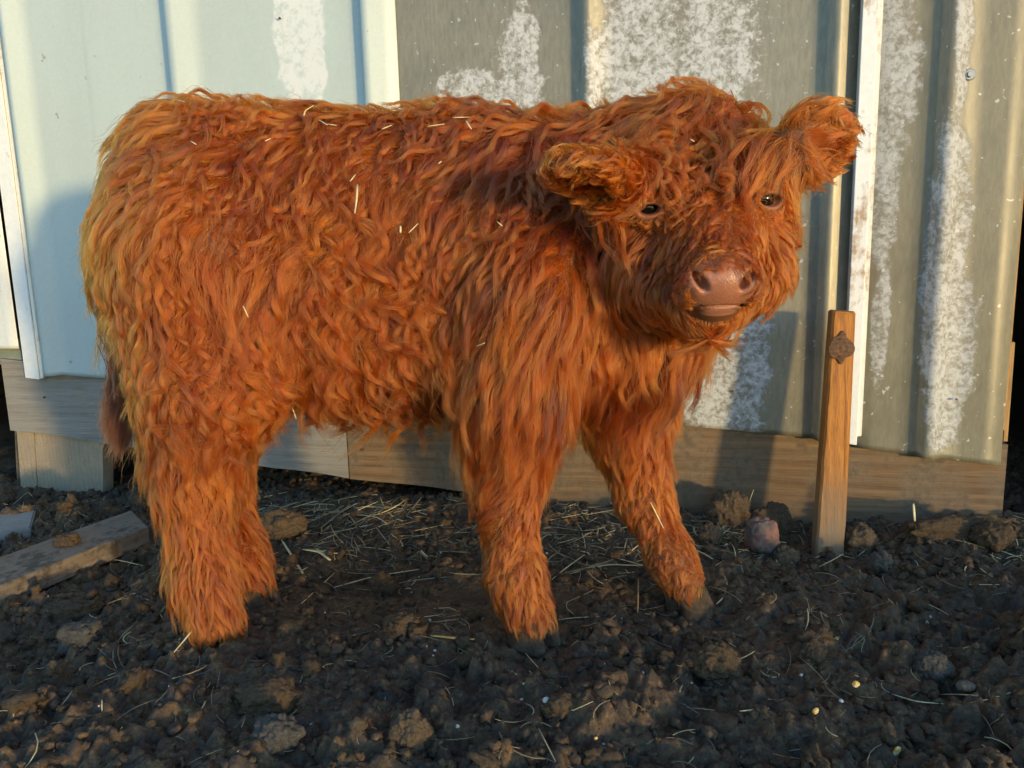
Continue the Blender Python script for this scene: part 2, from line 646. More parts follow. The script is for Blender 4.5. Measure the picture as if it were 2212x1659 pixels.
def rib(u0, u1, base, h=0.024, lap=0.0):
    """rib between u0 and u1: slope, flat crown, slope"""
    u0, u1 = u0 + 0.08 * (u1 - u0), u1 - 0.14 * (u1 - u0)
    w = u1 - u0
    return [(u0, base), (u0 + 0.20 * w, base + h), (u0 + 0.58 * w, base + h), (u1, base)]


def line(p, q, off=0.0):
    a, b = wl(*p, off), wl(*q, off)
    return lambda u: a[1] + (u - a[0]) * (b[1] - a[1]) / (b[0] - a[0])


ZT = 2.35
U = lambda px, py, off=0.0: wl(px, py, off)[0]
uR1 = (U(5, 30), U(52, 30))
uR2 = (U(368, 100), U(428, 100))
uR3 = (U(783, 100), U(838, 100))
uE3 = U(862, 100)
uR4 = (U(1252, 100), U(1304, 100))
uE4 = U(1832, 400)
uR5 = (U(1772, 300), U(1832, 300))
uR6 = (U(1985, 700), U(2058, 700))
uS1 = U(96, 780)
uRE = U(2182, 700)

# chalky patches, in shed-local metres
def blob(px, py, rx, ry):
    u, z = wl(px, py)
    k = 1.72 / FPX
    return (u, z, rx * k, ry * k)

M_PG = mat_paint("pale_green_paint", (0.475, 0.535, 0.500), (0.66, 0.67, 0.64), [blob(650, 40, 66, 170), blob(670, 150, 48, 90), blob(1000, 320, 10, 10)])
M_PW = mat_paint("white_paint_sheet", (0.70, 0.71, 0.67))
M_G1 = mat_galv("galvanized_speckled", [blob(1120, 250, 62, 190), blob(1010, 200, 75, 62), blob(1130, 130, 40, 130), blob(1455, 120, 160, 320), blob(1560, 800, 95, 260), blob(1330, 300, 70, 300), blob(1480, 560, 130, 300)])
M_G2 = mat_galv("galvanized_weathered", [blob(2040, 560, 42, 300), blob(2060, 760, 40, 190), blob(1915, 140, 60, 190), blob(1905, 420, 34, 160), blob(2075, 100, 20, 140), blob(1900, 700, 20, 120), blob(2030, 900, 40, 70)], (0.170, 0.150, 0.100), 0.42, 0.04)

bot_l = line((105, 806), (330, 822))
bot_g = line((1440, 915), (1780, 946))
bot_r = line((1870, 968), (2150, 1003))
prof = [(uS1, 0.010), (uS1 + 0.004, 0.014)] + rib(uR1[0] + 0.012, uR1[1], 0.010) + rib(*uR2, 0.010) + rib(*uR3, 0.010) + [(uE3, 0.011)]
s_green = sheet("metal_panel", prof, bot_l, ZT, M_PG, seed=1)
s_green["label"] = "pale green painted sheet with a chalky white patch"
prof = [(uE3 - 0.035, 0.006)] + rib(*uR4, 0.006) + rib(uR5[0], uR5[1], 0.006, 0.022) + [(uE4 + 0.012, 0.004)]
s_galv = sheet("metal_panel", prof, bot_g, ZT, M_G1, seed=2)
s_galv["label"] = "galvanized sheet with bright white oxide speckles"
prof = [(uE4 + 0.03, 0.004)] + rib(*uR6, 0.006, 0.020) + [(uRE, 0.006)]
s_right = sheet("metal_panel", prof, bot_r, ZT, M_G2, seed=3)
s_right["label"] = "dull galvanized sheet with ragged white streaks at the shed corner"
# the sheet that carries on past the frame to the left
bl = wl(20, 752)[1]
prof = [(-2.75, 0.008)] + rib(-2.5, -2.44, 0.008) + rib(-2.05, -1.99, 0.008) + rib(-1.62, -1.56, 0.008) + [(U(40, 700), 0.008)]
s_left = sheet("metal_panel", prof, lambda u: bl, ZT, M_PW, seed=4)
s_left["label"] = "off white sheet beyond the corner trim"

M_TRIM = mat_trim("white_trim_paint")
M_TRIMY = mat_trim("sunlit_trim_paint", (0.74, 0.72, 0.64))  # yellower copy of the trim: warm sunlight painted into the lips
# corner trim on the left: a raised L strip leaning with the wall
zt, zb = ZT, wl(60, 815, 0.02)[1]
uc0, uc1 = U(44, 700, 0.02), U(80, 700, 0.02)
tr = empty("corner_trim")
tr.parent = shed
prism("trim_face", [(uc0, zb), (uc1 - 0.010, zb - 0.004), (uc1 - 0.010, zt), (uc0, zt)], -0.026, -0.022, M_TRIM, tr)
prism("trim_lip", [(uc1 - 0.009, zb - 0.003), (uc1, zb), (uc1, zt), (uc1 - 0.009, zt)], -0.022, -0.004, M_TRIMY, tr)
M_FLASH = mat_plain("bare_flashing", (0.30, 0.27, 0.23), 0.5, 0.3, 0.2, 30)
prism("flashing", [(uc1 + 0.001, zb + 0.012), (uS1 + 0.012, zb + 0.006), (uS1 + 0.012, zt), (uc1 + 0.001, zt)], -0.004, 0.0, M_FLASH)
# white batten over the seam on the right
ub0, ub1, ub2 = U(1822, 880, 0.022), U(1853, 880, 0.022), U(1864, 880, 0.022)
zb = wl(1840, 955, 0.02)[1]
ba = empty("seam_batten")
ba.parent = shed
prism("batten_face", [(ub0, zb), (ub1, zb - 0.004), (ub1, zt), (ub0, zt)], -0.030, -0.002, M_TRIM, ba, 0.0012)
prism("batten_lip", [(ub1 + 0.0005, zb + 0.012), (ub2, zb + 0.014), (ub2, zt), (ub1 + 0.0005, zt)], -0.022, -0.002, M_TRIMY, ba)
M_DARKGAP = mat_plain("recess_shade", (0.035, 0.035, 0.04), 0.8)  # near-black strip: the shade of the seam recess is put into its colour
prism("recess_shade_strip", [(uE4 - 0.01, zb + 0.03), (uE4 + 0.06, zb + 0.03), (uE4 + 0.06, zt), (uE4 - 0.01, zt)], 0.006, 0.02, M_DARKGAP)

# skirt boards
M_GREYW = mat_wood("grey_weathered_wood", (0.30, 0.265, 0.22), (0.19, 0.165, 0.14), 0, 34, (0.25, 0.235, 0.21), None, 0.85, 0.035)
M_BROWNW = mat_wood("brown_weathered_wood", (0.245, 0.150, 0.078), (0.115, 0.066, 0.034), 0, 34, (0.185, 0.140, 0.095), (0.115, 0.083, 0.052), 0.85, 0.035)


def skirt(name, pa, pb, top_a, top_b, mat, lab):
    a, b = wl(*pa), wl(*pb)
    bm = bmesh.new()
    N = 26
    top, botm = [], []
    for i in range(N + 1):
        t = i / N
        u = a[0] + (b[0] - a[0]) * t
        zb_ = a[1] + (b[1] - a[1]) * t + 0.0022 * math.sin(t * 17 + a[0]) + random.uniform(-1, 1) * 0.0007
        zt_ = top_a + (top_b - top_a) * t
        botm.append((u, zb_))
        top.append((u, zt_))
    o = prism(name, botm + top[::-1], 0.0, 0.038, mat, shed)
    o["label"] = lab
    return o


tl = line((100, 782), (330, 800))
zL = tl(U(25, 900))
skirt("skirt_board", (22, 928), (753, 1033), zL, wl(753, 860)[1], M_GREYW, "grey weathered board, left of the split")
skirt("skirt_board", (756, 1034), (2158, 1195), wl(756, 860)[1], wl(2158, 960)[1], M_BROWNW, "brown muddy board, right of the split")
# foot under the left end
M_OSB = mat_wood("flaked_plywood", (0.42, 0.33, 0.22), (0.27, 0.19, 0.12), 2, 60, (0.30, 0.235, 0.165), None, 0.9, 0.5)
q = [wl(66, 930), wl(214, 948), wl(216, 1110), wl(78, 1110)]
prism("foot_block", q[::-1], 0.012, 0.05, M_OSB)
q = [wl(26, 926), wl(62, 930), wl(76, 1110), wl(40, 1110)]
prism("foot_post", q[::-1], 0.014, 0.06, M_OSB)
# sill and rear post seen past the left corner
q = [(-2.7, bl - 0.045), (U(38, 770), bl - 0.045), (U(38, 770), bl + 0.02), (-2.7, bl + 0.02)]
prism("sill_beam", q, 0.012, 0.05, mat_plain("mossy_sill", (0.20, 0.22, 0.17), 0.85, 0, 0.5, 18))
q = [wl(-14, 780), wl(12, 785), wl(24, 1060), wl(0, 1060)]
prism("rear_post", q[::-1], 0.055, 0.09, M_BROWNW)
# wood corner at the right
M_ORW = mat_wood("raw_orange_wood", (0.50, 0.30, 0.12), (0.34, 0.17, 0.06), 2, 30, None, None, 0.75, 0.06)
u0 = U(2186, 700)
prism("corner_post", [(uRE - 0.004, wl(2170, 930)[1]), (uRE + 0.006, wl(2170, 930)[1]), (uRE + 0.006, ZT), (uRE - 0.004, ZT)], 0.001, 0.10, M_ORW, bevel=0.001)
a_ = wl(2178, 740)
prism("nailer_block", [(uRE + 0.0062, wl(2172, 955)[1]), (uRE + 0.014, wl(2172, 955)[1]), (uRE + 0.013, a_[1]), (uRE + 0.0062, a_[1])], 0.004, 0.085, M_ORW, bevel=0.001)

# screws, nails, bolt heads
M_STEEL = mat_plain("dull_steel", (0.33, 0.32, 0.30), 0.45, 0.8, 0.2, 90)
M_RUST = mat_plain("rusty_steel", (0.12, 0.065, 0.04), 0.8, 0.3, 0.4, 120)


def screw(px, py, off, r, mat, washer=True):
    u, z = wl(px, py, off)
    bm = bmesh.new()
    rot = Matrix.Rotation(math.pi / 2, 4, 'X')
    if washer:
        bmesh.ops.create_cone(bm, cap_ends=True, segments=20, radius1=r, radius2=r * 0.86, depth=0.0016, matrix=Matrix.Translation((u, -off - 0.0008, z)) @ rot)
    bmesh.ops.create_cone(bm, cap_ends=True, segments=6, radius1=r * 0.55, radius2=r * 0.5, depth=0.005, matrix=Matrix.Translation((u, -off - 0.0035, z)) @ rot)
    return bm_obj("screw_head" if washer else "nail_head", bm, mat, shed)


screw(2095, 161, 0.0085, 0.0105, M_STEEL)
screw(91, 790, 0.005, 0.0075, M_STEEL)
screw(785, 971, 0.0, 0.007, M_RUST, False)
screw(98, 858, 0.0, 0.0045, M_RUST, False)
screw(606, 40, 0.0125, 0.004, M_RUST, False)
screw(1582, 845, 0.008, 0.004, M_RUST, False)
screw(2065, 862, 0.013, 0.0035, M_RUST, False)

# interior seen through the doorway past the right corner, roof and the rest of the box
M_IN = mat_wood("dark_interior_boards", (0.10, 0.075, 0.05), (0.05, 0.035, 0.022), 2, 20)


def box(name, lo, hi, mat, parent=shed):
    bm = bmesh.new()
    bmesh.ops.create_cube(bm, size=1.0)
    for v in bm.verts:
        v.co = Vector(((lo[i] + hi[i]) / 2 + v.co[i] * (hi[i] - lo[i]) for i in range(3)))
    return bm_obj(name, bm, mat, parent)


DJ = uRE + 0.27
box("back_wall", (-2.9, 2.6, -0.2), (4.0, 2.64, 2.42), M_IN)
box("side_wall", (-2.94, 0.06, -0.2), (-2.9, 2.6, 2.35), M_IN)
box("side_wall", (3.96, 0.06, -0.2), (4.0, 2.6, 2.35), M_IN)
box("added_front_wall", (DJ, 0.0, -0.2), (4.0, 0.05, 2.35), M_G2)  # unseen wall added close by so low sun stays out of the doorway
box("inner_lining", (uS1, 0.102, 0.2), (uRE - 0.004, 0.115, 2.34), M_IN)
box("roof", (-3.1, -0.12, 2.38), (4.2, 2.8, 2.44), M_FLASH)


# ------------------------------------------------------------------ stake with a knot, in front of the wall
def stake():
    s = empty("wooden_stake")
    tag(s, "orange brown wooden stake with a dark bulging knot, upright before the shed", "stake")
    b0 = on_ground(1797, 1198)
    Yb = b0[1]
    # front face: lower left, lower right; top
    Yt = Yb + 0.035
    fl0, fr0 = at(1762, 1200, Yb), at(1822, 1200, Yb)
    fl1, fr1 = at(1800, 676, Yt), at(1846, 681, Yt)
    side = np.array([0.020, 0.040, 0.0])           # depth of the timber
    bm = bmesh.new()
    N = 22
    rings = []
    for i in range(N + 1):
        t = -0.10 + 1.10 * i / N
        a, b = fl0 + (fl1 - fl0) * t, fr0 + (fr1 - fr0) * t
        sd = side
        wob = 0.0006 * math.sin(i * 1.7)
        pts = [a + np.array([wob, 0, 0]), b + np.array([wob, 0, 0]), b + sd, a + sd * np.array([0.3, 1, 1])]
        c = 0.004
        oct_ = []
        for k in range(4):
            p, pn, pp = pts[k], pts[(k + 1) % 4], pts[k - 1]
            oct_ += [p + norm(pp - p) * c, p + norm(pn - p) * c]
        rings.append([bm.verts.new(tuple(p)) for p in oct_])
    for r0, r1 in zip(rings[:-1], rings[1:]):
        for k in range(8):
            bm.faces.new((r0[k], r0[(k + 1) % 8], r1[(k + 1) % 8], r1[k]))
    # eased, slightly sloping top
    cen = np.mean([np.array(v.co) for v in rings[-1]], axis=0)
    last = [bm.verts.new(tuple(cen + (np.array(v.co) - cen) * 0.88 + np.array([0, 0, 0.004]))) for v in rings[-1]]
    for k in range(8):
        bm.faces.new((rings[-1][k], rings[-1][(k + 1) % 8], last[(k + 1) % 8], last[k]))
    bm.faces.new(last)
    bmesh.ops.recalc_face_normals(bm, faces=bm.faces)
    M = mat_wood("amber_stake_wood", (0.47, 0.185, 0.030), (0.19, 0.062, 0.010), 2, 48, None, None, 0.62, 0.05, (0.20, 0.15, 0.10))
    st = bm_obj("shaft", bm, M, s)
    # knot: a lumpy boss with rings on the front face
    kc = at(1817, 752, Yb + 0.0275)
    ic = bmesh.new()
    bmesh.ops.create_icosphere(ic, subdivisions=4, radius=1.0)
    ax = norm((fl1 + fr1) / 2 - (fl0 + fr0) / 2)
    ux = norm(fr0 - fl0)
    nx = np.cross(ux, ax)
    nx = nx if nx[1] < 0 else -nx
    for v in ic.verts:
        p = np.array(v.co)
        rr = math.hypot(p[0], p[1])
        h = 0.0036 * p[2] + 0.0010 * math.cos(rr * 11) * max(p[2], 0)
        wob = 1 + 0.13 * math.sin(2.3 * p[0] * 3 + 1) + 0.1 * math.sin(5 * p[1] + 2)
        v.co = Vector(kc + ux * p[0] * 0.021 * wob + ax * p[1] * 0.027 * wob + nx * h)
    MK = mat_wood("dark_knot_wood", (0.17, 0.085, 0.040), (0.05, 0.025, 0.014), 1, 90, None, None, 0.7, 1.0)
    bm_obj("knot", ic, MK, s, True)
    return s


stake()


# ------------------------------------------------------------------ stones, clods, loose timber
def lump(name, px0, py0, px1, py1, mat, seed, depth=0.8, sub=5, amp=0.18, flat=1.0, sink=0.25, freq=2.0, square=0.0):
    """an irregular stone or clod that fills the picture box, standing on the ground"""
    base = on_ground((px0 + px1) / 2, py1 - (py1 - py0) * 0.12)
    sc = base[1] / FPX
    rx, rz = (px1 - px0) / 2 * sc, (py1 - py0) / 2 * sc * 1.04
    bm = bmesh.new()
    bmesh.ops.create_icosphere(bm, subdivisions=sub, radius=1.0)
    P = np.array([v.co for v in bm.verts])
    if square:
        P = P / (np.sum(np.abs(P) ** (2 + square * 4), axis=1, keepdims=True) ** (1 / (2 + square * 4)))
    d = fbm(P + seed * 3.7, 1.2 / freq * 2, 4, seed)
    c = np.abs(vnoise(P + seed, 0.45, seed + 5))
    if mat.name.endswith("clod"):
        bi = sum(np.abs(vnoise(P + seed * 1.3, sc_, seed + q)) * am_ for q, (sc_, am_) in enumerate([(0.7, 0.42), (0.36, 0.30), (0.19, 0.22), (0.10, 0.14)]))
        P = P * (0.78 + amp * 0.9 * d + bi * 0.75)[:, None]
    else:
        P = P * (1 + amp * d + amp * 0.5 * (c - 0.4) + 0.05 * fbm(P + seed * 1.3, 0.22, 3, seed + 9))[:, None]
    P = P * np.array([rx, rx * depth, rz])
    cz = base[2] + rz * (1 - sink)
    for v, p in zip(bm.verts, P):
        v.co = Vector(p)
    o = bm_obj(name, bm, mat, None, True)
    o.location = (base[0], base[1] + rx * depth * 0.35, cz)
    o.data.shade_flat() if False else None
    return o


t = NT("red_stone")
v_ = t.coord("Object")
n_ = t.noise(v_, 34, 5, 0.6)
n2_ = t.noise(v_, 150, 4, 0.7)
c_ = t.ramp(n_, [(0.38, (0.075, 0.066, 0.066)), (0.50, (0.13, 0.066, 0.050)), (0.62, (0.21, 0.088, 0.055))])
M_RED = t.set(t.mix(1.0, c_, t.ramp(n2_, [(0.3, (0.7, 0.7, 0.7)), (0.7, (1.2, 1.2, 1.2))]), 'MULTIPLY'), 0.7, normal=t.bump(n2_, 0.0016, 0.8))
M_CLOD = mat_clod("brown_clod", (0.066, 0.044, 0.026), (0.130, 0.084, 0.048))
M_CLODD = mat_clod("dark_clod", (0.052, 0.032, 0.017), (0.105, 0.064, 0.032))
M_CLODG = mat_clod("grey_clod", (0.050, 0.042, 0.034), (0.095, 0.080, 0.064))
M_STONE = mat_clod("grey_brown_stone", (0.10, 0.085, 0.065), (0.16, 0.13, 0.095))
tag(lump("stone", 1611, 1117, 1683, 1199, M_RED, 3, 0.7, amp=0.19, square=0.25), "rounded dull red stone with a grey face on the mud left of the stake", "stone")
tag(lump("stone", 1634, 1094, 1706, 1152, M_CLOD, 7, 0.5, amp=0.14, square=0.5), "flat brown stone leaning behind the red one", "stone")
CG = "dirt clods lying in the mud"
for (a, b, c, d, m, lab, kw) in [
    (1536, 1060, 1621, 1152, M_CLOD, "tall crumbly brown clod standing against the skirt board", dict(amp=0.26)),
    (1506, 1131, 1561, 1183, M_CLOD, "round brown clod beside the far front leg of the calf", dict(amp=0.16)),
    (1822, 1142, 1886, 1208, M_CLOD, "rough brown clod tucked against the right foot of the stake", dict(amp=0.16, square=0.2)),
    (1877, 1190, 1930, 1237, M_CLODG, "pale grey brown clod below the one beside the stake", dict(amp=0.15)),
    (1670, 1180, 1722, 1222, M_CLOD, "small ochre clod between red stone and stake", dict(amp=0.2)),
    (1960, 1096, 2176, 1180, M_CLODD, "broad dark heap of mud against the right end of the skirt board", dict(amp=0.20, depth=0.32, sink=0.55)),
    (1496, 1385, 1598, 1466, M_CLODD, "big dark clod in front of the far front hoof", dict(amp=0.2, sink=0.45)),
    (1730, 1385, 1786, 1444, M_CLODD, "dark clod beside a pit in the right foreground mud", dict(amp=0.2, sink=0.4)),
    (1975, 1400, 2055, 1480, M_CLODG, "grey clod lying above the smooth flat stone", dict(amp=0.2, sink=0.45)),
    (500, 1470, 640, 1540, M_CLODD, "wide low clod in the left foreground below the hind hoof", dict(amp=0.2, sink=0.5)),
    (540, 1545, 645, 1625, M_CLODG, "grey black clod at the bottom edge below the hind hoof", dict(amp=0.2, sink=0.4)),
    (800, 1240, 800 + 60, 1290, M_CLODD, "small dark clod under the belly of the calf", dict(amp=0.2)),
    (555, 1105, 660, 1170, M_CLOD, "rounded dark brown clod near the near hind leg", dict(amp=0.18, sink=0.4)),
    (830, 1325, 905, 1375, M_CLODD, "low clod between the front and hind hooves", dict(amp=0.22, sink=0.45)),
    (1170, 1500, 1260, 1560, M_CLODD, "dark clod below the near front hoof", dict(amp=0.22, sink=0.45)),
    (130, 1352, 205, 1400, M_CLODG, "angular grey clod left of the hind hoof", dict(amp=0.15, square=0.5)),
    (840, 1540, 930, 1625, M_CLOD, "tall brown clod at the bottom middle edge", dict(amp=0.24, sink=0.3)),
    (2110, 1130, 2200, 1190, M_CLODD, "dark clod at the right edge of the picture", dict(amp=0.22)),
]:
    tag(lump("dirt_clod", a, b, c, d, m, random.randint(1, 900), **kw), lab, "dirt clod", CG)
# curved dung log
ob = lump("dung_log", 88, 1296, 216, 1344, M_CLODD, 77, 0.35, amp=0.12, sink=0.35)
for v in ob.data.vertices:
    v.co.z += 3.2 * v.co.x ** 2 - 0.003
tag(ob, "dark curved log of dried dung left of the hind leg", "dung")
tag(lump("stone", 2064, 1470, 2112, 1495, M_STONE, 41, 0.7, 3, 0.08, sink=0.35), "smooth flat grey brown stone in the right foreground mud", "stone")
M_PEB = mat_plain("pale_pebble", (0.55, 0.50, 0.43), 0.6, 0, 0.25, 130)
for (x, y, w, h, lab) in [(1181, 1514, 18, 16, "whitish round pebble in the middle foreground"), (1781, 1365, 12, 16, "pinkish pebble beside a corn kernel in the right foreground"),
                          (2003, 1347, 8, 12, "tiny white pebble in the right foreground mud"), (332, 1028, 26, 20, "pale pebble under the left skirt board"),
                          (1731, 1459, 8, 8, "tiny bright white pebble in the right middle foreground")]:
    tag(lump("pebble", x - w / 2, y - h / 2, x + w / 2, y + h / 2, M_PEB, int(x), 0.8, 3, 0.1, sink=0.1), lab, "pebble")

t = NT("corn")
v_ = t.coord("Object")
c_ = t.mix(t.ramp(t.noise(v_, 160, 2, 0.5), [(0.42, 0.0), (0.6, 1.0)]), (0.75, 0.36, 0.03), (0.80, 0.66, 0.34))
M_CORN = t.set(c_, 0.35, spec=0.5)
for (x, y, w, h, ang, lab) in [(1849, 1480, 18, 15, 0.5, "yellow corn kernel, topmost of three in the right foreground"), (1762, 1538, 17, 15, -0.3, "yellow and cream corn kernel between two others in the right foreground"),
                               (1937, 1625, 16, 26, 0.2, "largest yellow corn kernel at the bottom edge"), (1806, 1382, 10, 12, 0.7, "small orange corn kernel beside the pinkish pebble"),
                               (1287, 1596, 10, 8, 0.0, "small yellow corn kernel at the bottom middle"), (232, 1562, 12, 12, 0.4, "orange corn kernel in the left foreground")]:
    o = lump("corn_kernel", x - w / 2, y - h / 2, x + w / 2, y + h / 2, M_CORN, int(x), 0.6, 3, 0.03, sink=0.0, square=0.3)
    for v in o.data.vertices:
        v.co.x *= 0.75 + 0.35 * (v.co.z / (h * 0.0004 + 1e-4) * 0.5 + 0.5)
    o.rotation_euler = (0.3, ang, 0.4)
    tag(o, lab, "corn kernel", "corn kernels spilled on the mud")

# plank and wood chunk at the left
M_OLDW = mat_wood("muddy_plank_wood", (0.235, 0.175, 0.130), (0.13, 0.09, 0.062), 0, 30, (0.19, 0.150, 0.115), (0.05, 0.036, 0.025), 0.75, 0.05)


def plank():
    zt_ = 0.044
    A, B = on_plane(0, 1202, zt_), on_plane(0, 1264, zt_)
    Cc, D = on_plane(284, 1102, zt_), on_plane(321, 1138, zt_)
    ext = 0.45
    dA, dB = norm(A - Cc), norm(B - D)
    A2, B2 = A + dA * ext, B + dB * ext
    N = 24
    V, Fc = [], []
    for i in range(N + 1):
        t_ = i / N
        for (p, q) in ((A2, Cc), (B2, D)):
            m = p + (q - p) * t_
            V.append(m + np.array([0, 0, 0.001 * math.sin(9 * t_)]))
        for (p, q) in ((A2, Cc), (B2, D)):
            m = p + (q - p) * t_
            V.append(m + np.array([0, 0, -0.038]))
    for i in range(N):
        a, b = i * 4, i * 4 + 4
        Fc += [(a, a + 1, b + 1, b), (a + 1, a + 3, b + 3, b + 1), (a + 3, a + 2, b + 2, b + 3), (a + 2, a, b, b + 2)]
    Fc += [(0, 2, 3, 1), (N * 4, N * 4 + 1, N * 4 + 3, N * 4 + 2)]
    V = np.array(V)
    c = V.mean(0)
    ang = math.atan2(dB[1], dB[0]) + math.pi
    R = Matrix.Rotation(-ang, 3, 'Z')
    Vl = [R @ Vector(v - c) for v in V]
    bm = bmesh.new()
    vs = [bm.verts.new(v) for v in Vl]
    for f in Fc:
        bm.faces.new([vs[i] for i in f])
    bmesh.ops.recalc_face_normals(bm, faces=bm.faces)
    sharp = [e for e in bm.edges if len(e.link_faces) == 2 and e.calc_face_angle() > 0.6]
    bmesh.ops.bevel(bm, geom=sharp, offset=0.003, segments=2, affect='EDGES', profile=0.5)
    o = bm_obj("plank", bm, M_OLDW)
    o.location = Vector(c)
    o.rotation_euler = (0, 0, ang)
    return o


tag(plank(), "long mud smeared plank lying on the ground at the left", "plank")
M_CHUNK = mat_wood("pale_chunk_wood", (0.30, 0.27, 0.235), (0.20, 0.175, 0.15), 0, 30, (0.24, 0.22, 0.20), None, 0.85, 0.1)
zt_ = 0.028
q4 = [on_plane(-30, 1152, zt_), on_plane(66, 1140, zt_), on_plane(80, 1090, zt_), on_plane(4, 1098, zt_)]
bm = bmesh.new()
tp = [bm.verts.new(tuple(p)) for p in q4]
bt = [bm.verts.new(tuple(p - np.array([0, 0, 0.045]))) for p in q4]
bm.faces.new(tp)
bm.faces.new(bt[::-1])
for i in range(4):
    bm.faces.new((tp[i], bt[i], bt[(i + 1) % 4], tp[(i + 1) % 4]))
bmesh.ops.recalc_face_normals(bm, faces=bm.faces)
bmesh.ops.bevel(bm, geom=list(bm.edges), offset=0.003, segments=2, affect='EDGES')
tag(bm_obj("wood_chunk", bm, M_CHUNK), "short pale block of wood lying behind the plank at the left edge", "wood block")
ob = lump("dirt_clod", 120, 1190, 172, 1222, M_CLODD, 13, 0.7, amp=0.2, sink=0.2)
ob.location.z = 0.052
tag(ob, "dark clod sitting on top of the muddy plank", "dirt clod", CG)


# ------------------------------------------------------------------ loose crumbs of earth and straw litter
def ico(sub):
    bm = bmesh.new()
    bmesh.ops.create_icosphere(bm, subdivisions=sub, radius=1.0)
    V = np.array([v.co for v in bm.verts])
    Fi = np.array([[v.index for v in f.verts] for f in bm.faces])
    bm.free()
    return V, Fi


def crumbs(name, n, rmin, rmax, pw, mat, region, sub, seed, amp=0.3):
    g = np.random.default_rng(seed)
    V0, F0 = ico(sub)
    n = int(n)
    x = g.uniform(region[0], region[1], n)
    y = g.uniform(region[2], region[3], n)
    keep = g.random(n) < np.clip(0.35 + 0.65 * (fbm(np.stack([x, y, x * 0], 1), 0.18, 3, seed) + 0.4) + 0.3 * smooth(-y, -1.2, -0.9), 0.1, 1)
    x, y = x[keep], y[keep]
    n = len(x)
    r = rmin + (rmax - rmin) * g.random(n) ** pw
    z = ground_z(x, y)
    S = g.uniform(0.65, 1.3, (n, 1, 3)) * r[:, None, None]
    proto = np.stack([1 + amp * (0.8 * fbm(V0 * (1 + 0.1 * q) + q * 5.3, 1.1, 3, seed + q) + 1.1 * np.abs(vnoise(V0 + q * 3.1, 0.5, seed + q)) + (0.35 if sub > 2 else 0.8) * (g.random(len(V0)) - 0.5)) for q in range(24)])
    D = proto[g.integers(0, 24, n)][..., None]
    P = V0[None] * D * S
    a = g.uniform(0, 6.283, n)
    ca, sa = np.cos(a)[:, None], np.sin(a)[:, None]
    X = P[:, :, 0] * ca - P[:, :, 1] * sa + x[:, None]
    Yy = P[:, :, 0] * sa + P[:, :, 1] * ca + y[:, None]
    Z = P[:, :, 2] * 0.8 + (z + r * 0.25)[:, None]
    V = np.stack([X, Yy, Z], -1).reshape(-1, 3)
    Fa = (F0[None] + (np.arange(n) * len(V0))[:, None, None]).reshape(-1, 3)
    o = mesh_np(name, V, Fa, mat, None, False)
    o["kind"] = "stuff"
    return o


REG = (-1.35, 1.35, 0.72, 1.95)
tag(crumbs("dirt_crumbs", 15000, 0.0014, 0.0080, 3.0, M_MUD, REG, 2, 61, 0.55), "loose dark crumbs of earth scattered over the mud", "dirt crumbs")
tag(crumbs("brown_crumbs", 3800, 0.0014, 0.0075, 3.0, M_CLOD, REG, 2, 62, 0.55), "loose lighter brown crumbs of earth over the mud", "dirt crumbs")
tag(crumbs("dirt_clumps", 1600, 0.003, 0.0115, 2.0, M_CLODD, REG, 3, 64, 0.75), "crumbly clumps of dark earth lying all over the mud", "dirt clumps")
tag(crumbs("outer_clumps", 2600, 0.003, 0.013, 2.0, M_CLODD, (-2.6, 2.4, -0.3, 2.0), 2, 65, 0.75), "crumbly dark earth spread round the edge of the trampled mud", "dirt clumps")
tag(crumbs("pale_grit", 420, 0.0012, 0.0032, 2.5, M_PEB, REG, 1, 63), "tiny pale grit sprinkled over the mud", "grit")

M_STRAW = mat_straw("straw", (0.26, 0.19, 0.10), (0.72, 0.58, 0.30))
M_HAY = mat_straw("grey_hay", (0.11, 0.095, 0.065), (0.32, 0.30, 0.22))


def ribbon_pieces(pts, width, thick):
    """4-sided tubes along polylines; pts (n,k,3), width (n,) -> V, F"""
    n, k, _ = pts.shape
    T = norm(np.gradient(pts, axis=1))
    up = np.array([0, 0, 1.0])
    S = norm(np.cross(T, up) + 1e-6)
    N = np.cross(S, T)
    taper = (0.55 + 0.45 * np.sin(np.linspace(0.25, 2.9, k)))[None, :, None]
    w = width[:, None, None] * taper
    th = thick[:, None, None] * taper
    ring = np.stack([pts + S * w + N * th * 0.2, pts + N * th, pts - S * w + N * th * 0.2, pts - N * th], 2)
    V = ring.reshape(-1, 3)
    Fs = []
    b = np.arange(n)[:, None] * (k * 4)
    for j in range(k - 1):
        for c in range(4):
            Fs.append(np.stack([b[:, 0] + j * 4 + c, b[:, 0] + j * 4 + (c + 1) % 4, b[:, 0] + (j + 1) * 4 + (c + 1) % 4, b[:, 0] + (j + 1) * 4 + c], 1))
    Fs.append(np.stack([b[:, 0] + 3, b[:, 0] + 2, b[:, 0] + 1, b[:, 0]], 1))
    e = (k - 1) * 4
    Fs.append(np.stack([b[:, 0] + e, b[:, 0] + e + 1, b[:, 0] + e + 2, b[:, 0] + e + 3], 1))
    return V, np.concatenate(Fs)


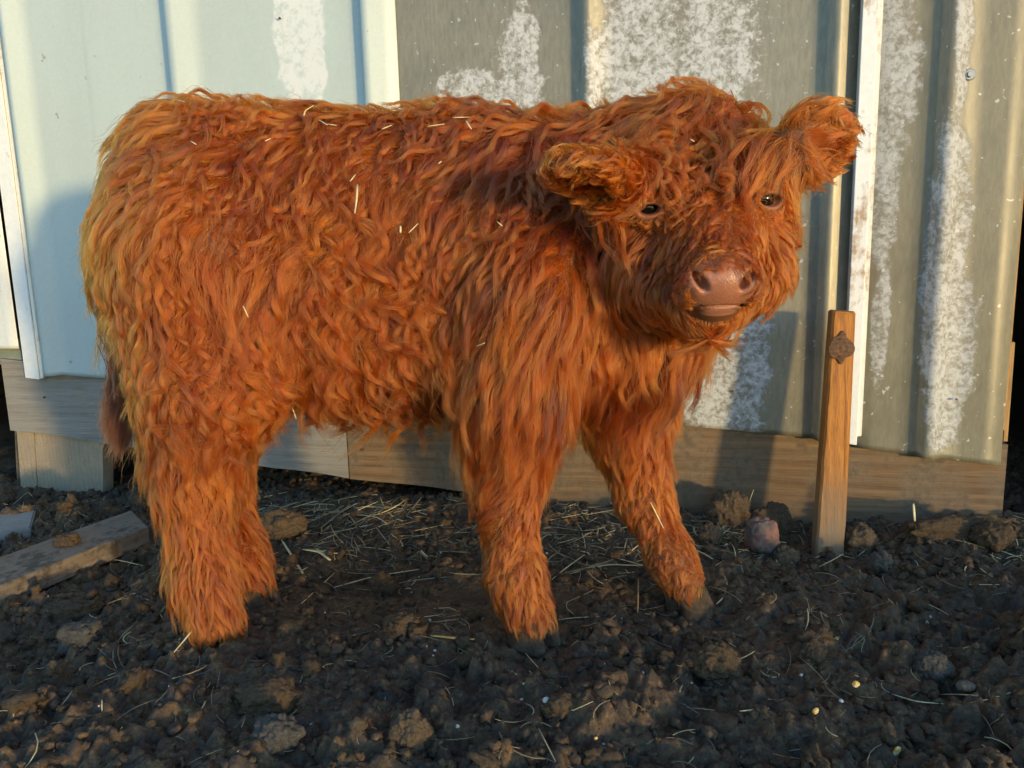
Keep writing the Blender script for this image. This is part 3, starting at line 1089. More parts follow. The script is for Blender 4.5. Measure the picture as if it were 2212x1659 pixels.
def litter(name, n, lmin, lmax, wmin, wmax, mat, sampler, seed, bend=0.3, lift=0.004, tilt=0.12, dull=1.4):
    g = np.random.default_rng(seed)
    x, y = sampler(g, n)
    n = len(x)
    L = lmin + (lmax - lmin) * g.random(n) ** 2.2
    a = g.uniform(0, 6.283, n)
    K = 6
    t_ = np.linspace(-0.5, 0.5, K)
    cb = g.normal(0, bend, n)
    ang = a[:, None] + cb[:, None] * t_[None] * 2 + (g.random(n) < 0.12)[:, None] * (t_[None] > 0.1) * g.normal(0, 0.8, n)[:, None]
    dx = np.cumsum(np.cos(ang) * (L / (K - 1))[:, None], 1)
    dy = np.cumsum(np.sin(ang) * (L / (K - 1))[:, None], 1)
    X, Yy = x[:, None] + dx - dx.mean(1, keepdims=True), y[:, None] + dy - dy.mean(1, keepdims=True)
    zg = ground_z(X.ravel(), Yy.ravel()).reshape(X.shape)
    # stiff piece: rests on the highest points under it
    fit = np.linspace(-1, 1, K)
    zm = zg.mean(1, keepdims=True) + (zg * fit).mean(1, keepdims=True) / (fit ** 2).mean() * fit
    Z = zm + np.maximum((zg - zm).max(1, keepdims=True) * 0.75, 0) + lift * g.random((n, 1)) + g.normal(0, tilt, (n, 1)) * t_[None] * L[:, None]
    pts = np.stack([X, Yy, Z], -1)
    w = g.uniform(wmin, wmax, n)
    V, Fa = ribbon_pieces(pts, w, w * g.uniform(0.35, 0.8, n))
    o = mesh_np(name, V, Fa, mat, None, False)
    att = o.data.attributes.new("tint", 'FLOAT', 'POINT')
    att.data.foreach_set("value", np.repeat(g.random(n) ** dull, K * 4).astype(np.float32))
    o["kind"] = "stuff"
    return o


def wall_y(x):
    return 1.66 - (x - 0.08) * math.tan(TH)


def samp_under(g, n):
    x = g.uniform(-0.62, 0.5, n)
    y = wall_y(x) - 0.02 - np.abs(g.normal(0, 0.26, n))
    k = (y > 1.0) & (g.random(n) < np.clip(0.5 + fbm(np.stack([x, y, x * 0], 1), 0.16, 2, 8), 0.08, 1))
    return x[k], y[k]


def samp_all(g, n):
    x = g.uniform(-1.3, 1.3, n)
    y = g.uniform(0.74, 1.75, n)
    k = (y < wall_y(x) - 0.03)
    return x[k], y[k]


def samp_right(g, n):
    x = g.uniform(0.35, 1.12, n)
    y = wall_y(x) - 0.02 - np.abs(g.normal(0, 0.14, n))
    return x, y


tag(litter("straw_litter", 750, 0.018, 0.13, 0.0007, 0.0020, M_STRAW, samp_under, 71), "loose pale straw strewn under the calf and along the board", "straw")
tag(litter("hay_litter", 1300, 0.012, 0.10, 0.0004, 0.0010, M_HAY, samp_under, 72, 0.6), "fine grey hay matted under the calf", "hay")
tag(litter("scattered_straw", 950, 0.010, 0.075, 0.0004, 0.0012, M_STRAW, samp_all, 73, 0.7, dull=2.6), "short bits of straw scattered across the mud", "straw")
tag(litter("trodden_hay", 1100, 0.006, 0.042, 0.0003, 0.0008, M_HAY, samp_all, 74, 0.7), "thin dark hay stems trodden into the mud", "hay")
tag(litter("board_straw", 130, 0.018, 0.07, 0.0006, 0.0014, M_STRAW, samp_right, 75, 0.3), "straw stems lying round the stake and the board", "straw")


def one_straw(name, pix, w, mat, lab, cat="straw", tint=0.9, lifts=None, Ys=None, group=None):
    P = []
    for i, (x, y) in enumerate(pix):
        if Ys:
            p = at(x, y, Ys[i])
        else:
            p = on_ground(x, y)
            p = on_plane(x, y, float(ground_z(p[0], p[1])) + (lifts[i] if lifts else 0.004))
        P.append(p)
    P = np.array(P)
    K = 9
    s = np.linspace(0, len(P) - 1, K)
    Q = np.stack([np.interp(s, np.arange(len(P)), P[:, c]) for c in range(3)], 1)
    if len(P) <= 3:
        Q[1:-1] = Q[1:-1] * 0.5 + (Q[:-2] + Q[2:]) * 0.25
    c0 = Q.mean(0)
    V, Fa = ribbon_pieces((Q - c0)[None], np.array([w]), np.array([w * 0.5]))
    o = mesh_np(name, V, Fa, mat, None, False)
    o.location = Vector(c0)
    att = o.data.attributes.new("tint", 'FLOAT', 'POINT')
    att.data.foreach_set("value", np.full(len(V), tint, np.float32))
    return tag(o, lab, cat, group)


M_ORS = mat_straw("orange_straw", (0.45, 0.22, 0.05), (0.72, 0.40, 0.10))
one_straw("straw", [(1926, 1499), (1980, 1516), (2048, 1521)], 0.0013, M_STRAW, "long curved pale stem in the right foreground, left of a pair", group="long pale stems")
one_straw("straw", [(2081, 1521), (2130, 1512), (2183, 1496)], 0.0012, M_STRAW, "long pale stem rising to the right edge, right of a pair", group="long pale stems")
one_straw("straw", [(1598, 1536), (1661, 1530)], 0.0015, M_STRAW, "short yellow straw lying level left of the corn kernels")
one_straw("straw", [(1135, 1411), (1168, 1448), (1146, 1458), (1175, 1470), (1212, 1485)], 0.0010, M_STRAW, "thin zigzag bent straw below the near front hoof")
one_straw("straw", [(931, 1373), (978, 1378), (1025, 1381)], 0.0032, M_ORS, "broad bright orange splinter of straw between the hooves")
one_straw("straw", [(439, 1330), (404, 1376), (364, 1423)], 0.0016, M_STRAW, "pale straw leaning up against the near hind foot", lifts=[0.05, 0.028, 0.004])
one_straw("straw", [(210, 1202), (266, 1212), (322, 1225)], 0.0015, M_STRAW, "long thin straw beside the plank end")
one_straw("straw", [(607, 1164), (632, 1203), (660, 1248)], 0.0026, M_STRAW, "thick yellow straw slanting down beside the hind legs", tint=1.0)
one_straw("straw", [(653, 1127), (740, 1110), (811, 1115), (835, 1130)], 0.0022, M_HAY, "long pale grey stalk arching under the belly", tint=1.0)
one_straw("straw", [(721, 1269), (811, 1244), (905, 1230)], 0.0020, M_STRAW, "long yellow green stem lying under the belly", tint=0.8)
one_straw("straw", [(723, 1237), (690, 1268), (651, 1304)], 0.0014, M_STRAW, "yellow green stem slanting down to the left by the far hind hoof", tint=0.7)
one_straw("straw", [(800, 1272), (900, 1252), (1045, 1240)], 0.0014, M_HAY, "long grey green stem reaching towards the near front leg", tint=0.9)
one_straw("straw", [(655, 1187), (690, 1192), (713, 1210)], 0.0040, M_STRAW, "broad pale torn leaf of straw under the belly", tint=1.0)
one_straw("straw", [(840, 1353), (900, 1335), (950, 1328)], 0.0016, M_STRAW, "curved pale straw left of the near front hoof", tint=0.9)
one_straw("straw", [(1192, 1252), (1225, 1225), (1263, 1198)], 0.0013, M_STRAW, "thin yellow straw rising between the front legs", lifts=[0.004, 0.012, 0.022])
one_straw("straw", [(1230, 1240), (1310, 1219), (1390, 1222)], 0.0022, M_STRAW, "bent golden straw behind the front legs")
one_straw("straw", [(1973, 1088), (1976, 1126)], 0.0034, M_STRAW, "stubby pale stick standing up before the right board", cat="stick", tint=1.0, Ys=[1.37, 1.365])
one_straw("straw", [(1628, 1058), (1619, 1082)], 0.0013, M_STRAW, "short straw sticking up out of the tall clod", Ys=[1.42, 1.42])
one_straw("straw", [(1768, 1225), (1795, 1212), (1822, 1196)], 0.0015, M_STRAW, "pale straw lying across the foot of the stake", lifts=[0.004, 0.006, 0.01])
one_straw("straw", [(2440 * 0 + 28, 1090), (60, 1062), (70, 1072)], 0.0014, M_HAY, "folded grey stem beside the wood block", tint=1.0, lifts=[0.01, 0.03, 0.02])


# ------------------------------------------------------------------ the calf: one implicit body
class Prim:
    """round cone between two points (axis scale optional) or ellipsoid in a frame"""
    def __init__(s, kind, k, neg=False, **kw):
        s.kind, s.k, s.neg = kind, k, neg
        s.__dict__.update(kw)

    def bounds(s):
        if s.kind == 'cone':
            r = max(s.ra, s.rb) * max(1.0, s.sq if hasattr(s, 'sq') else 1)
            lo, hi = np.minimum(s.a, s.b) - r, np.maximum(s.a, s.b) + r
        else:
            r = max(s.r)
            lo, hi = s.c - r, s.c + r
        return lo - s.k - 0.012, hi + s.k + 0.012

    def d(s, P):
        if s.kind == 'cone':
            ab = s.b - s.a
            t = np.clip(((P - s.a) @ ab) / (ab @ ab), 0, 1)
            return np.linalg.norm(P - s.a - t[:, None] * ab, axis=1) - (s.ra + (s.rb - s.ra) * t)
        q = (P - s.c) @ s.R.T          # rows of R are the axes
        k0 = np.linalg.norm(q / s.r, axis=1)
        k1 = np.linalg.norm(q / (s.r * s.r), axis=1) + 1e-9
        return k0 * (k0 - 1) / k1


def combine(f, d, p):
    k = p.k
    if p.neg:
        h = np.clip(0.5 - 0.5 * (f + d) / k, 0, 1)
        return f * (1 - h) - d * h + k * h * (1 - h)
    h = np.maximum(k - np.abs(f - d), 0) / k
    return np.minimum(f, d) - h * h * k * 0.25


I3 = np.eye(3)
BODY = []


def cone(a, b, ra, rb, k=0.04):
    BODY.append(Prim('cone', k, a=np.asarray(a, float), b=np.asarray(b, float), ra=ra, rb=rb))


def ell(c, r, R=I3, k=0.04, neg=False, dest=None):
    (BODY if dest is None else dest).append(Prim('ell', k, neg, c=np.asarray(c, float), r=np.asarray(r, float), R=np.asarray(R, float)))


# trunk
ell(at(730, 582, 1.15), (0.33, 0.138, 0.196), k=0.08)
ell(at(452, 480, 1.15), (0.110, 0.125, 0.140), k=0.08)
ell(at(1090, 600, 1.15), (0.165, 0.132, 0.185), k=0.08)
cone(at(390, 335, 1.15), at(960, 355, 1.15), 0.052, 0.050, 0.06)
cone(at(960, 358, 1.15), at(1250, 365, 1.12), 0.052, 0.055, 0.06)
cone(at(1110, 520, 1.15), at(1450, 420, 1.08), 0.112, 0.082, 0.06)       # neck
ell(at(1340, 700, 1.12), (0.122, 0.085, 0.112), k=0.06)                  # brisket
cone(at(1300, 560, 1.13), at(1480, 580, 1.09), 0.088, 0.055, 0.05)         # throat
# near hind leg
GZF = {}
def hoofp(px, py):
    p = on_plane(px, py, 0.0)
    return p
nr, nf, fr_, ff = hoofp(455, 1392), hoofp(1150, 1385), hoofp(546, 1305), hoofp(1497, 1302)
cone(at(440, 560, 1.085), at(455, 800, 1.06), 0.115, 0.082, 0.05)
cone(at(455, 800, 1.055), at(425, 1030, 1.075), 0.080, 0.050, 0.04)
cone(at(425, 1030, 1.075), at(440, 1250, 1.062), 0.046, 0.031, 0.03)
cone(at(440, 1250, 1.062), at(464, 1340, 1.050), 0.036, 0.032, 0.03)
# far hind leg
cone(at(430, 600, 1.22), at(500, 820, 1.225), 0.115, 0.078, 0.05)
cone(at(490, 820, 1.225), at(466, 1030, 1.235), 0.072, 0.044, 0.04)
cone(at(466, 1030, 1.235), at(514, 1195, 1.215), 0.038, 0.028, 0.03)
cone(at(514, 1195, 1.215), at(538, 1262, 1.205), 0.034, 0.029, 0.03)
# near front leg
cone(at(1150, 640, 1.03), at(1115, 850, 1.045), 0.085, 0.066, 0.05)
cone(at(1112, 850, 1.045), at(1096, 1080, 1.058), 0.058, 0.036, 0.04)
cone(at(1096, 1080, 1.058), at(1112, 1235, 1.058), 0.036, 0.026, 0.02)
cone(at(1114, 1240, 1.058), at(1146, 1336, 1.048), 0.038, 0.031, 0.03)
# far front leg
cone(at(1300, 700, 1.19), at(1355, 900, 1.19), 0.080, 0.056, 0.05)
cone(at(1355, 900, 1.19), at(1392, 1080, 1.185), 0.050, 0.036, 0.04)
cone(at(1392, 1080, 1.185), at(1448, 1205, 1.155), 0.036, 0.026, 0.02)
cone(at(1448, 1205, 1.155), at(1478, 1262, 1.138), 0.032, 0.028, 0.03)
# dock of the tail
cone(at(285, 360, 1.17), at(285, 640, 1.16), 0.026, 0.017, 0.03)
cone(at(285, 640, 1.16), at(288, 830, 1.15), 0.017, 0.012, 0.02)

# head frame: A lateral (picture right), B up the face to the poll, C out of the face
HE = at(1534, 446, 0.915)
HN = at(1571, 610, 0.822)
HB = norm(HE - HN)
HA = norm(at(1660, 432, 0.945) - at(1405, 455, 0.945))
HA = norm(HA - HB * (HA @ HB))
HC = np.cross(HA, HB)
HC = HC if HC[1] < 0 else -HC
HR = np.stack([HA, HB, HC])
FL = float(np.linalg.norm(HE - HN))            # eye line to nose


def hp(a, b, c):
    return HE + HA * a + HB * b + HC * c


def hcone(a, b, ra, rb, k=0.03):
    cone(hp(*a), hp(*b), ra, rb, k)


def hell(c, r, k=0.03, neg=False, R=None):
    ell(hp(*c), r, HR if R is None else R, k, neg)


hell((0, 0.070, -0.064), (0.084, 0.092, 0.070), 0.05)                # cranium
hell((0.006, 0.178, -0.030), (0.082, 0.052, 0.056), 0.06)                # poll
hell((0, 0.010, -0.078), (0.080, 0.068, 0.064), 0.05)
for s in (-1, 1):
    hell((s * 0.058, 0.030, -0.036), (0.024, 0.025, 0.022), 0.03)    # brows
    hell((s * 0.050, -0.010, -0.092), (0.044, 0.056, 0.048), 0.05)   # cheeks
hcone((0, 0.0, -0.055), (0, -0.082, -0.038), 0.055, 0.041, 0.04)     # bridge to muzzle
hcone((0, 0.03, -0.140), (0, -0.078, -0.082), 0.060, 0.030, 0.030)   # lower jaw
hell((0, -0.101, -0.021), (0.038, 0.020, 0.022), 0.018)              # nose pad
for s in (-1, 1):
    hell((s * 0.020, -0.096, -0.040), (0.030, 0.022, 0.017), 0.014)  # upper lip
    hell((s * 0.0275, -0.105, -0.017), (0.0115, 0.014, 0.014), 0.012)  # nostril wings
hell((0, -0.096, -0.0615), (0.025, 0.017, 0.010), 0.010)              # lower lip
# mouth slit and nostrils
up_ = norm(HB + HC)
dp_ = np.cross(up_, HA)
ell(hp(0, -0.114, -0.048), (0.024, 0.018, 0.0010), np.stack([HA, dp_, up_]), 0.0015, True)
for s in (-1, 1):
    tl_ = math.radians(36) * s
    sx = HA * math.cos(tl_) - up_ * math.sin(tl_)
    sz = np.cross(sx, dp_)
    ell(hp(s * 0.031, -0.110, -0.050) - up_ * 0.0065, (0.014, 0.020, 0.0016), np.stack([sx, dp_, sz]), 0.003, True)
for s in (-1, 1):
    ax0 = norm(hp(s * 0.036, -0.104, 0.004) - hp(s * 0.0150, -0.122, -0.019))
    ax2 = norm(hp(0, -0.6, 0.40) - hp(0, 0, 0))
    ax1 = norm(np.cross(ax0, ax2))
    ax2 = np.cross(ax0, ax1)
    hell((s * 0.0255, -0.115, -0.008), (0.0128, 0.0052, 0.020), 0.005, True, np.stack([ax0, ax1, ax2]))
    hell((s * 0.070, -0.062, -0.022), (0.024, 0.040, 0.030), 0.030, True)   # hollow beside the muzzle

# ears: flattened leaf shapes, scooped on the front
EARS = []


def ear(pb, pt, width, open_dir):
    pb, pt = np.asarray(pb), np.asarray(pt)
    ax = norm(pt - pb)
    op = norm(open_dir - ax * (np.asarray(open_dir) @ ax))
    wd = np.cross(ax, op)
    R = np.stack([ax, wd, op])
    L = np.linalg.norm(pt - pb)
    EARS.append((pb, pt, ax, wd, op, L, width))
    cone(pb - ax * 0.03, pb + ax * L * 0.30, 0.034, 0.030, 0.03)
    ell(pb + ax * L * 0.52, (L * 0.52, width / 2, 0.021), R, 0.02)
    ell(pb + ax * L * 0.56 + op * 0.015, (L * 0.38, width / 2 * 0.56, 0.016), R, 0.008, True)


ear(at(1350, 400, 0.940), at(1205, 350, 0.865), 0.092, np.array([-0.42, -0.42, -0.75]))
ear(at(1690, 345, 0.945), at(1830, 275, 0.940), 0.092, np.array([0.30, -0.80, -0.35]))


def field(P, prims=None):
    f = np.full(len(P), 0.2)
    for p in (prims or BODY):
        lo, hi = p.bounds()
        m = np.all((P >= lo) & (P <= hi), axis=1)
        if m.any():
            f[m] = combine(f[m], p.d(P[m]), p)
    return f


def skin_hit(px, py):
    d = ray(px, py)
    d = d / np.linalg.norm(d)
    t_ = np.linspace(0.6, 1.3, 1400)
    f = field(CO + t_[:, None] * d)
    i = int(np.argmax(f < 0))
    return CO + d * t_[i]


EYES = []
for s, (px, py) in ((-1, (1402, 452)), (1, (1662, 432))):
    S0 = skin_hit(px, py)
    g0 = np.array([(field((S0 + 0.004 * e)[None]) - field((S0 - 0.004 * e)[None]))[0] for e in I3])
    N0 = norm(norm(g0) + np.array([0, -0.35, 0]))
    T0 = HA - N0 * (HA @ N0) - HB * 0.15 * s
    T0 = norm(T0 - N0 * (T0 @ N0))
    EYES.append((S0, N0, T0, np.cross(N0, T0)))
for S0, N0, T0, B0 in EYES:
    Re = np.stack([T0, B0, N0])
    ell(S0 - N0 * 0.004, (0.0225, 0.0175, 0.011), Re, 0.012)            # lids
for S0, N0, T0, B0 in EYES:
    Re = np.stack([T0, B0, N0])
    kk = 0.80 if S0[0] < HE[0] else 1.0
    ell(S0 + N0 * 0.004, (0.0150 * kk, 0.0072 * kk, 0.016), Re, 0.004, True)      # opening


def eye_q(P, r):
    q = np.full(len(P), 1e3)
    for S0, N0, T0, B0 in EYES:
        v = P - S0
        q = np.minimum(q, np.sqrt((v @ T0 / r[0]) ** 2 + (v @ B0 / r[1]) ** 2 + (v @ N0 / r[2]) ** 2))
    return q


def surface_nets(h):
    los, his = zip(*[p.bounds() for p in BODY if not p.neg])
    lo, hi = np.min(los, 0), np.max(his, 0)
    n = np.ceil((hi - lo) / h).astype(int) + 1
    ax = [lo[i] + h * np.arange(n[i]) for i in range(3)]
    G = np.full(n, 0.2)
    for p in BODY:
        l, u = p.bounds()
        i0 = np.clip(((l - lo) / h).astype(int), 0, n)
        i1 = np.clip(((u - lo) / h).astype(int) + 2, 0, n)
        X = np.stack(np.meshgrid(*[ax[i][i0[i]:i1[i]] for i in range(3)], indexing='ij'), -1)
        sh = X.shape[:3]
        sl = tuple(slice(a, b) for a, b in zip(i0, i1))
        G[sl] = combine(G[sl].ravel(), p.d(X.reshape(-1, 3)), p).reshape(sh)
    ins = G < 0
    cells = tuple(k - 1 for k in n)
    acc = np.zeros(cells + (3,))
    cnt = np.zeros(cells)
    for axis in range(3):
        for o1 in (0, 1):
            for o2 in (0, 1):
                off = [0, 0, 0]
                oth = [q for q in range(3) if q != axis]
                off[oth[0]], off[oth[1]] = o1, o2
                s0 = tuple(slice(off[q], off[q] + cells[q]) for q in range(3))
                of2 = list(off)
                of2[axis] = 1
                s1 = tuple(slice(of2[q], of2[q] + cells[q]) for q in range(3))
                g0, g1 = G[s0], G[s1]
                cr = ins[s0] != ins[s1]
                t_ = np.where(cr, g0 / np.where(cr, g0 - g1, 1), 0)
                pos = np.zeros(cells + (3,))
                pos[..., oth[0]], pos[..., oth[1]] = o1, o2
                pos[..., axis] = t_
                acc += pos * cr[..., None]
                cnt += cr
    act = cnt > 0
    ids = -np.ones(cells, int)
    ids[act] = np.arange(act.sum())
    C = np.argwhere(act)
    V = lo + h * (C + acc[act] / cnt[act][:, None])
    quads = []
    for axis in range(3):
        b, c = [(1, 2), (2, 0), (0, 1)][axis]
        s0 = [slice(None)] * 3
        s1 = [slice(None)] * 3
        s0[axis], s1[axis] = slice(0, -1), slice(1, None)
        A, B = ins[tuple(s0)], ins[tuple(s1)]
        e = np.argwhere(A != B)
        e = e[(e[:, b] > 0) & (e[:, c] > 0) & (e[:, b] < cells[b]) & (e[:, c] < cells[c]) & (e[:, axis] < cells[axis])]
        q = []
        for db, dc in ((-1, -1), (0, -1), (0, 0), (-1, 0)):
            w = e.copy()
            w[:, b] += db
            w[:, c] += dc
            q.append(ids[w[:, 0], w[:, 1], w[:, 2]])
        q = np.stack(q, 1)
        flip = ~A[e[:, 0], e[:, 1], e[:, 2]]
        q[flip] = q[flip][:, ::-1]
        quads.append(q)
    Q = np.concatenate(quads)
    return V, Q[(Q >= 0).all(1)]


def grad(P, h=0.0015):
    g = np.stack([field(P + h * e) - field(P - h * e) for e in I3], 1) / (2 * h)
    return g


BV, BQ = surface_nets(0.0062)
# refine the face: split its quads, twice on the muzzle and round the eyes
bm = bmesh.new()
vs = [bm.verts.new(v) for v in BV]
for q in BQ:
    try:
        bm.faces.new([vs[i] for i in q])
    except ValueError:
        pass


def head_local(P):
    return (np.asarray(P) - HE) @ HR.T


def refine(test):
    bm.verts.ensure_lookup_table()
    P = np.array([v.co for v in bm.verts])
    m = test(head_local(P), P)
    bm.verts.index_update()
    ed = [e for e in bm.edges if m[e.verts[0].index] and m[e.verts[1].index]]
    bmesh.ops.subdivide_edges(bm, edges=ed, cuts=1, use_grid_fill=True)
    bm.verts.ensure_lookup_table()
    P = np.array([v.co for v in bm.verts])
    L = head_local(P)
    k = test(L, P)
    for _ in range(2):
        f = field(P[k])
        g = grad(P[k])
        P[k] -= np.clip(f, -0.003, 0.003)[:, None] * g / (np.sum(g * g, 1, keepdims=True) + 0.2)
    for v, p in zip(bm.verts, P):
        v.co = p


refine(lambda L, P: (L[:, 1] < 0.06) & (L[:, 1] > -0.19) & (np.abs(L[:, 0]) < 0.10) & (L[:, 2] > -0.12))
refine(lambda L, P: eye_q(P, (0.024, 0.02, 0.022)) < 1)
refine(lambda L, P: (L[:, 1] < -0.06) & (L[:, 1] > -0.17) & (np.abs(L[:, 0]) < 0.055) & (L[:, 2] > -0.09))
bmesh.ops.triangulate(bm, faces=[f for f in bm.faces if len(f.verts) > 4])

calf = empty("calf", (float(at(740, 1300, 1.13)[0]), 1.13, 0.0))
tag(calf, "shaggy red brown highland calf standing side on with its face turned to the viewer", "calf")

t = NT("calf_skin")
ca = t.new("ShaderNodeAttribute", attribute_name="skin")
v_ = t.coord("Object")
n_ = t.noise(v_, 120, 3, 0.6)
n2_ = t.voro(v_, 420)
hide = (0.16, 0.055, 0.018)
nose_c = t.mix(n_, (0.27, 0.095, 0.050), (0.38, 0.155, 0.085))
sp = t.sep(ca.outputs["Vector"])
c_ = t.mix(sp[0], hide, nose_c)
c_ = t.mix(sp[1], c_, (0.52, 0.225, 0.150))
c_ = t.mix(sp[2], c_, (0.025, 0.011, 0.008))
ro = t.mix(sp[0], (0.75, 0.75, 0.75), (0.40, 0.40, 0.40))
t.b.inputs["Subsurface Weight"].default_value = 0.06
t.b.inputs["Subsurface Radius"].default_value = (0.008, 0.003, 0.002)
M_SKIN = t.set(c_, ro, normal=t.bump(n2_, 0.0006, 0.5), spec=0.5)

body = bm_obj("body", bm, M_SKIN, None, True)
body.parent = calf
body.matrix_parent_inverse = Matrix.Translation(-Vector(calf.location))
bme = body.data
nv = len(bme.vertices)
co = np.zeros(nv * 3, np.float32)
bme.vertices.foreach_get("co", co)
co = co.reshape(-1, 3).astype(float)


def skin_masks(P):
    L = head_local(P)
    a, b, c = np.abs(L[:, 0]), L[:, 1], L[:, 2]
    # bare nose pad
    nz = np.sqrt((a / 0.0375) ** 2 + ((b + 0.115) / 0.0215) ** 2 + ((c + 0.018) / 0.024) ** 2)
    nose = 1 - smooth(nz, 0.78, 1.12)
    lip = (1 - smooth(np.sqrt((a / 0.021) ** 2 + (((b - c) / 1.414 + 0.044) / 0.022) ** 2 + (((b + c) / 1.414 + 0.1205 + 3.0 * a * a) / 0.0060) ** 2), 0.75, 1.1))
    ey = eye_q(P, (0.0200, 0.0140, 0.022))
    lid = 1 - smooth(ey, 0.66, 0.92)
    nos = np.zeros(len(P))
    for p in BODY:
        if p.neg and p.r[1] < 0.007 and p.r[0] < 0.02:
            nos = np.maximum(nos, 1 - smooth(p.d(P), -0.0065, -0.0025) )
    nos = np.zeros(len(P))
    return nose, lip, lid, nos


nose, lip, lid, nos = skin_masks(co)
L_ = head_local(co)
nzs = np.sqrt((L_[:, 0] / 0.0375) ** 2 + ((L_[:, 1] + 0.115) / 0.0215) ** 2 + ((L_[:, 2] + 0.018) / 0.024) ** 2)
nose = np.maximum(nose, 0.75 * (1 - smooth(nzs, 0.9, 1.9)))
att = bme.attributes.new("skin", 'FLOAT_VECTOR', 'POINT')
att.data.foreach_set("vector", np.stack([np.maximum(np.maximum(nose, lip), lid * 0.45), np.maximum(lip, lid * 0.08), nos], 1).astype(np.float32).ravel())


def child(o):
    o.parent = calf
    o.matrix_parent_inverse = Matrix.Translation(-Vector(calf.location))
    return o


# eyes
t = NT("calf_eye")
M_EYE = t.set((0.006, 0.004, 0.003), 0.08, spec=0.4)
for S0, N0, T0, B0 in EYES:
    b2 = bmesh.new()
    bmesh.ops.create_uvsphere(b2, u_segments=28, v_segments=18, radius=1.0)
    for v in b2.verts:
        v.co = Vector(S0 - N0 * 0.0145 + np.array(v.co) * 0.0145)
    child(bm_obj("eye", b2, M_EYE, None, True))

# hooves: two claws each
t = NT("muddy_hoof")
v_ = t.coord("Object")
n_ = t.noise(v_, 70, 5, 0.65)
n2_ = t.noise(v_, 240, 3, 0.7)
c_ = t.ramp(n_, [(0.36, (0.036, 0.024, 0.014)), (0.62, (0.095, 0.061, 0.035))])
M_HOOF = t.set(c_, 0.8, normal=t.bump(n2_, 0.0016, 0.8, t.bump(n_, 0.002, 0.6)), spec=0.3)


def hoof(top, tip, splay, name="hoof"):
    """two tapered claws from the coronet to the toe"""
    top, tip = np.asarray(top), np.asarray(tip)
    g = ground_z(tip[0], tip[1])
    fw = np.array([tip[0] - top[0], tip[1] - top[1], 0])
    fw = norm(fw + np.array([1e-4, -1e-3, 0]))
    sd = np.array([-fw[1], fw[0], 0])
    V, Fc = [], []
    for s in (-1, 1):
        base = len(V)
        N, R = 9, 18
        for i in range(N + 1):
            t_ = i / N
            c = top * (1 - t_) + (np.array([tip[0], tip[1], g - 0.006]) - fw * 0.014) * t_ + sd * s * (0.0135 + 0.004 * t_)
            ln, wd = 0.024 + 0.011 * t_, 0.0165 + 0.003 * t_
            if i == 0:
                ln, wd = ln * 0.8, wd * 0.8
            for j in range(R):
                a = 2 * math.pi * j / R
                ex = math.cos(a) * ln * (1.15 if math.cos(a) > 0 else 0.95)
                ey = math.sin(a) * wd * (1 - 0.25 * max(0, math.cos(a)))
                V.append(c + fw * ex + sd * ey)
        for i in range(N):
            for j in range(R):
                a, b = base + i * R + j, base + i * R + (j + 1) % R
                Fc.append((a, b, b + R, a + R))
        Fc.append(tuple(base + j for j in range(R))[::-1])
        Fc.append(tuple(base + N * R + j for j in range(R)))
    V = np.array(V)
    V += 0.0012 * np.stack([fbm(V, 0.012, 2, q) for q in (1, 2, 3)], 1)
    return child(mesh_obj(name, V, Fc, M_HOOF, None, True))


hoof(at(462, 1325, 1.050), nr + np.array([0.018, -0.02, 0]), 1)
hoof(at(538, 1262, 1.205), fr_ + np.array([0.018, 0.0, 0]), 1)
hoof(at(1148, 1322, 1.048), nf + np.array([0.012, -0.01, 0]), 1)
hoof(at(1474, 1254, 1.138), ff + np.array([0.008, 0.0, 0]), 1)

# ------------------------------------------------------------------ the coat: real hair curves
dg_me = bme
dg_me.calc_loop_triangles()
ntri = len(dg_me.loop_triangles)
tri = np.zeros(ntri * 3, np.int32)
dg_me.loop_triangles.foreach_get("vertices", tri)
tri = tri.reshape(-1, 3)
TA, TB, TC = co[tri[:, 0]], co[tri[:, 1]], co[tri[:, 2]]
area = 0.5 * np.linalg.norm(np.cross(TB - TA, TC - TA), axis=1)
cen = (TA + TB + TC) / 3
bvh = BVHTree.FromPolygons([tuple(v) for v in co], [tuple(x) for x in tri])

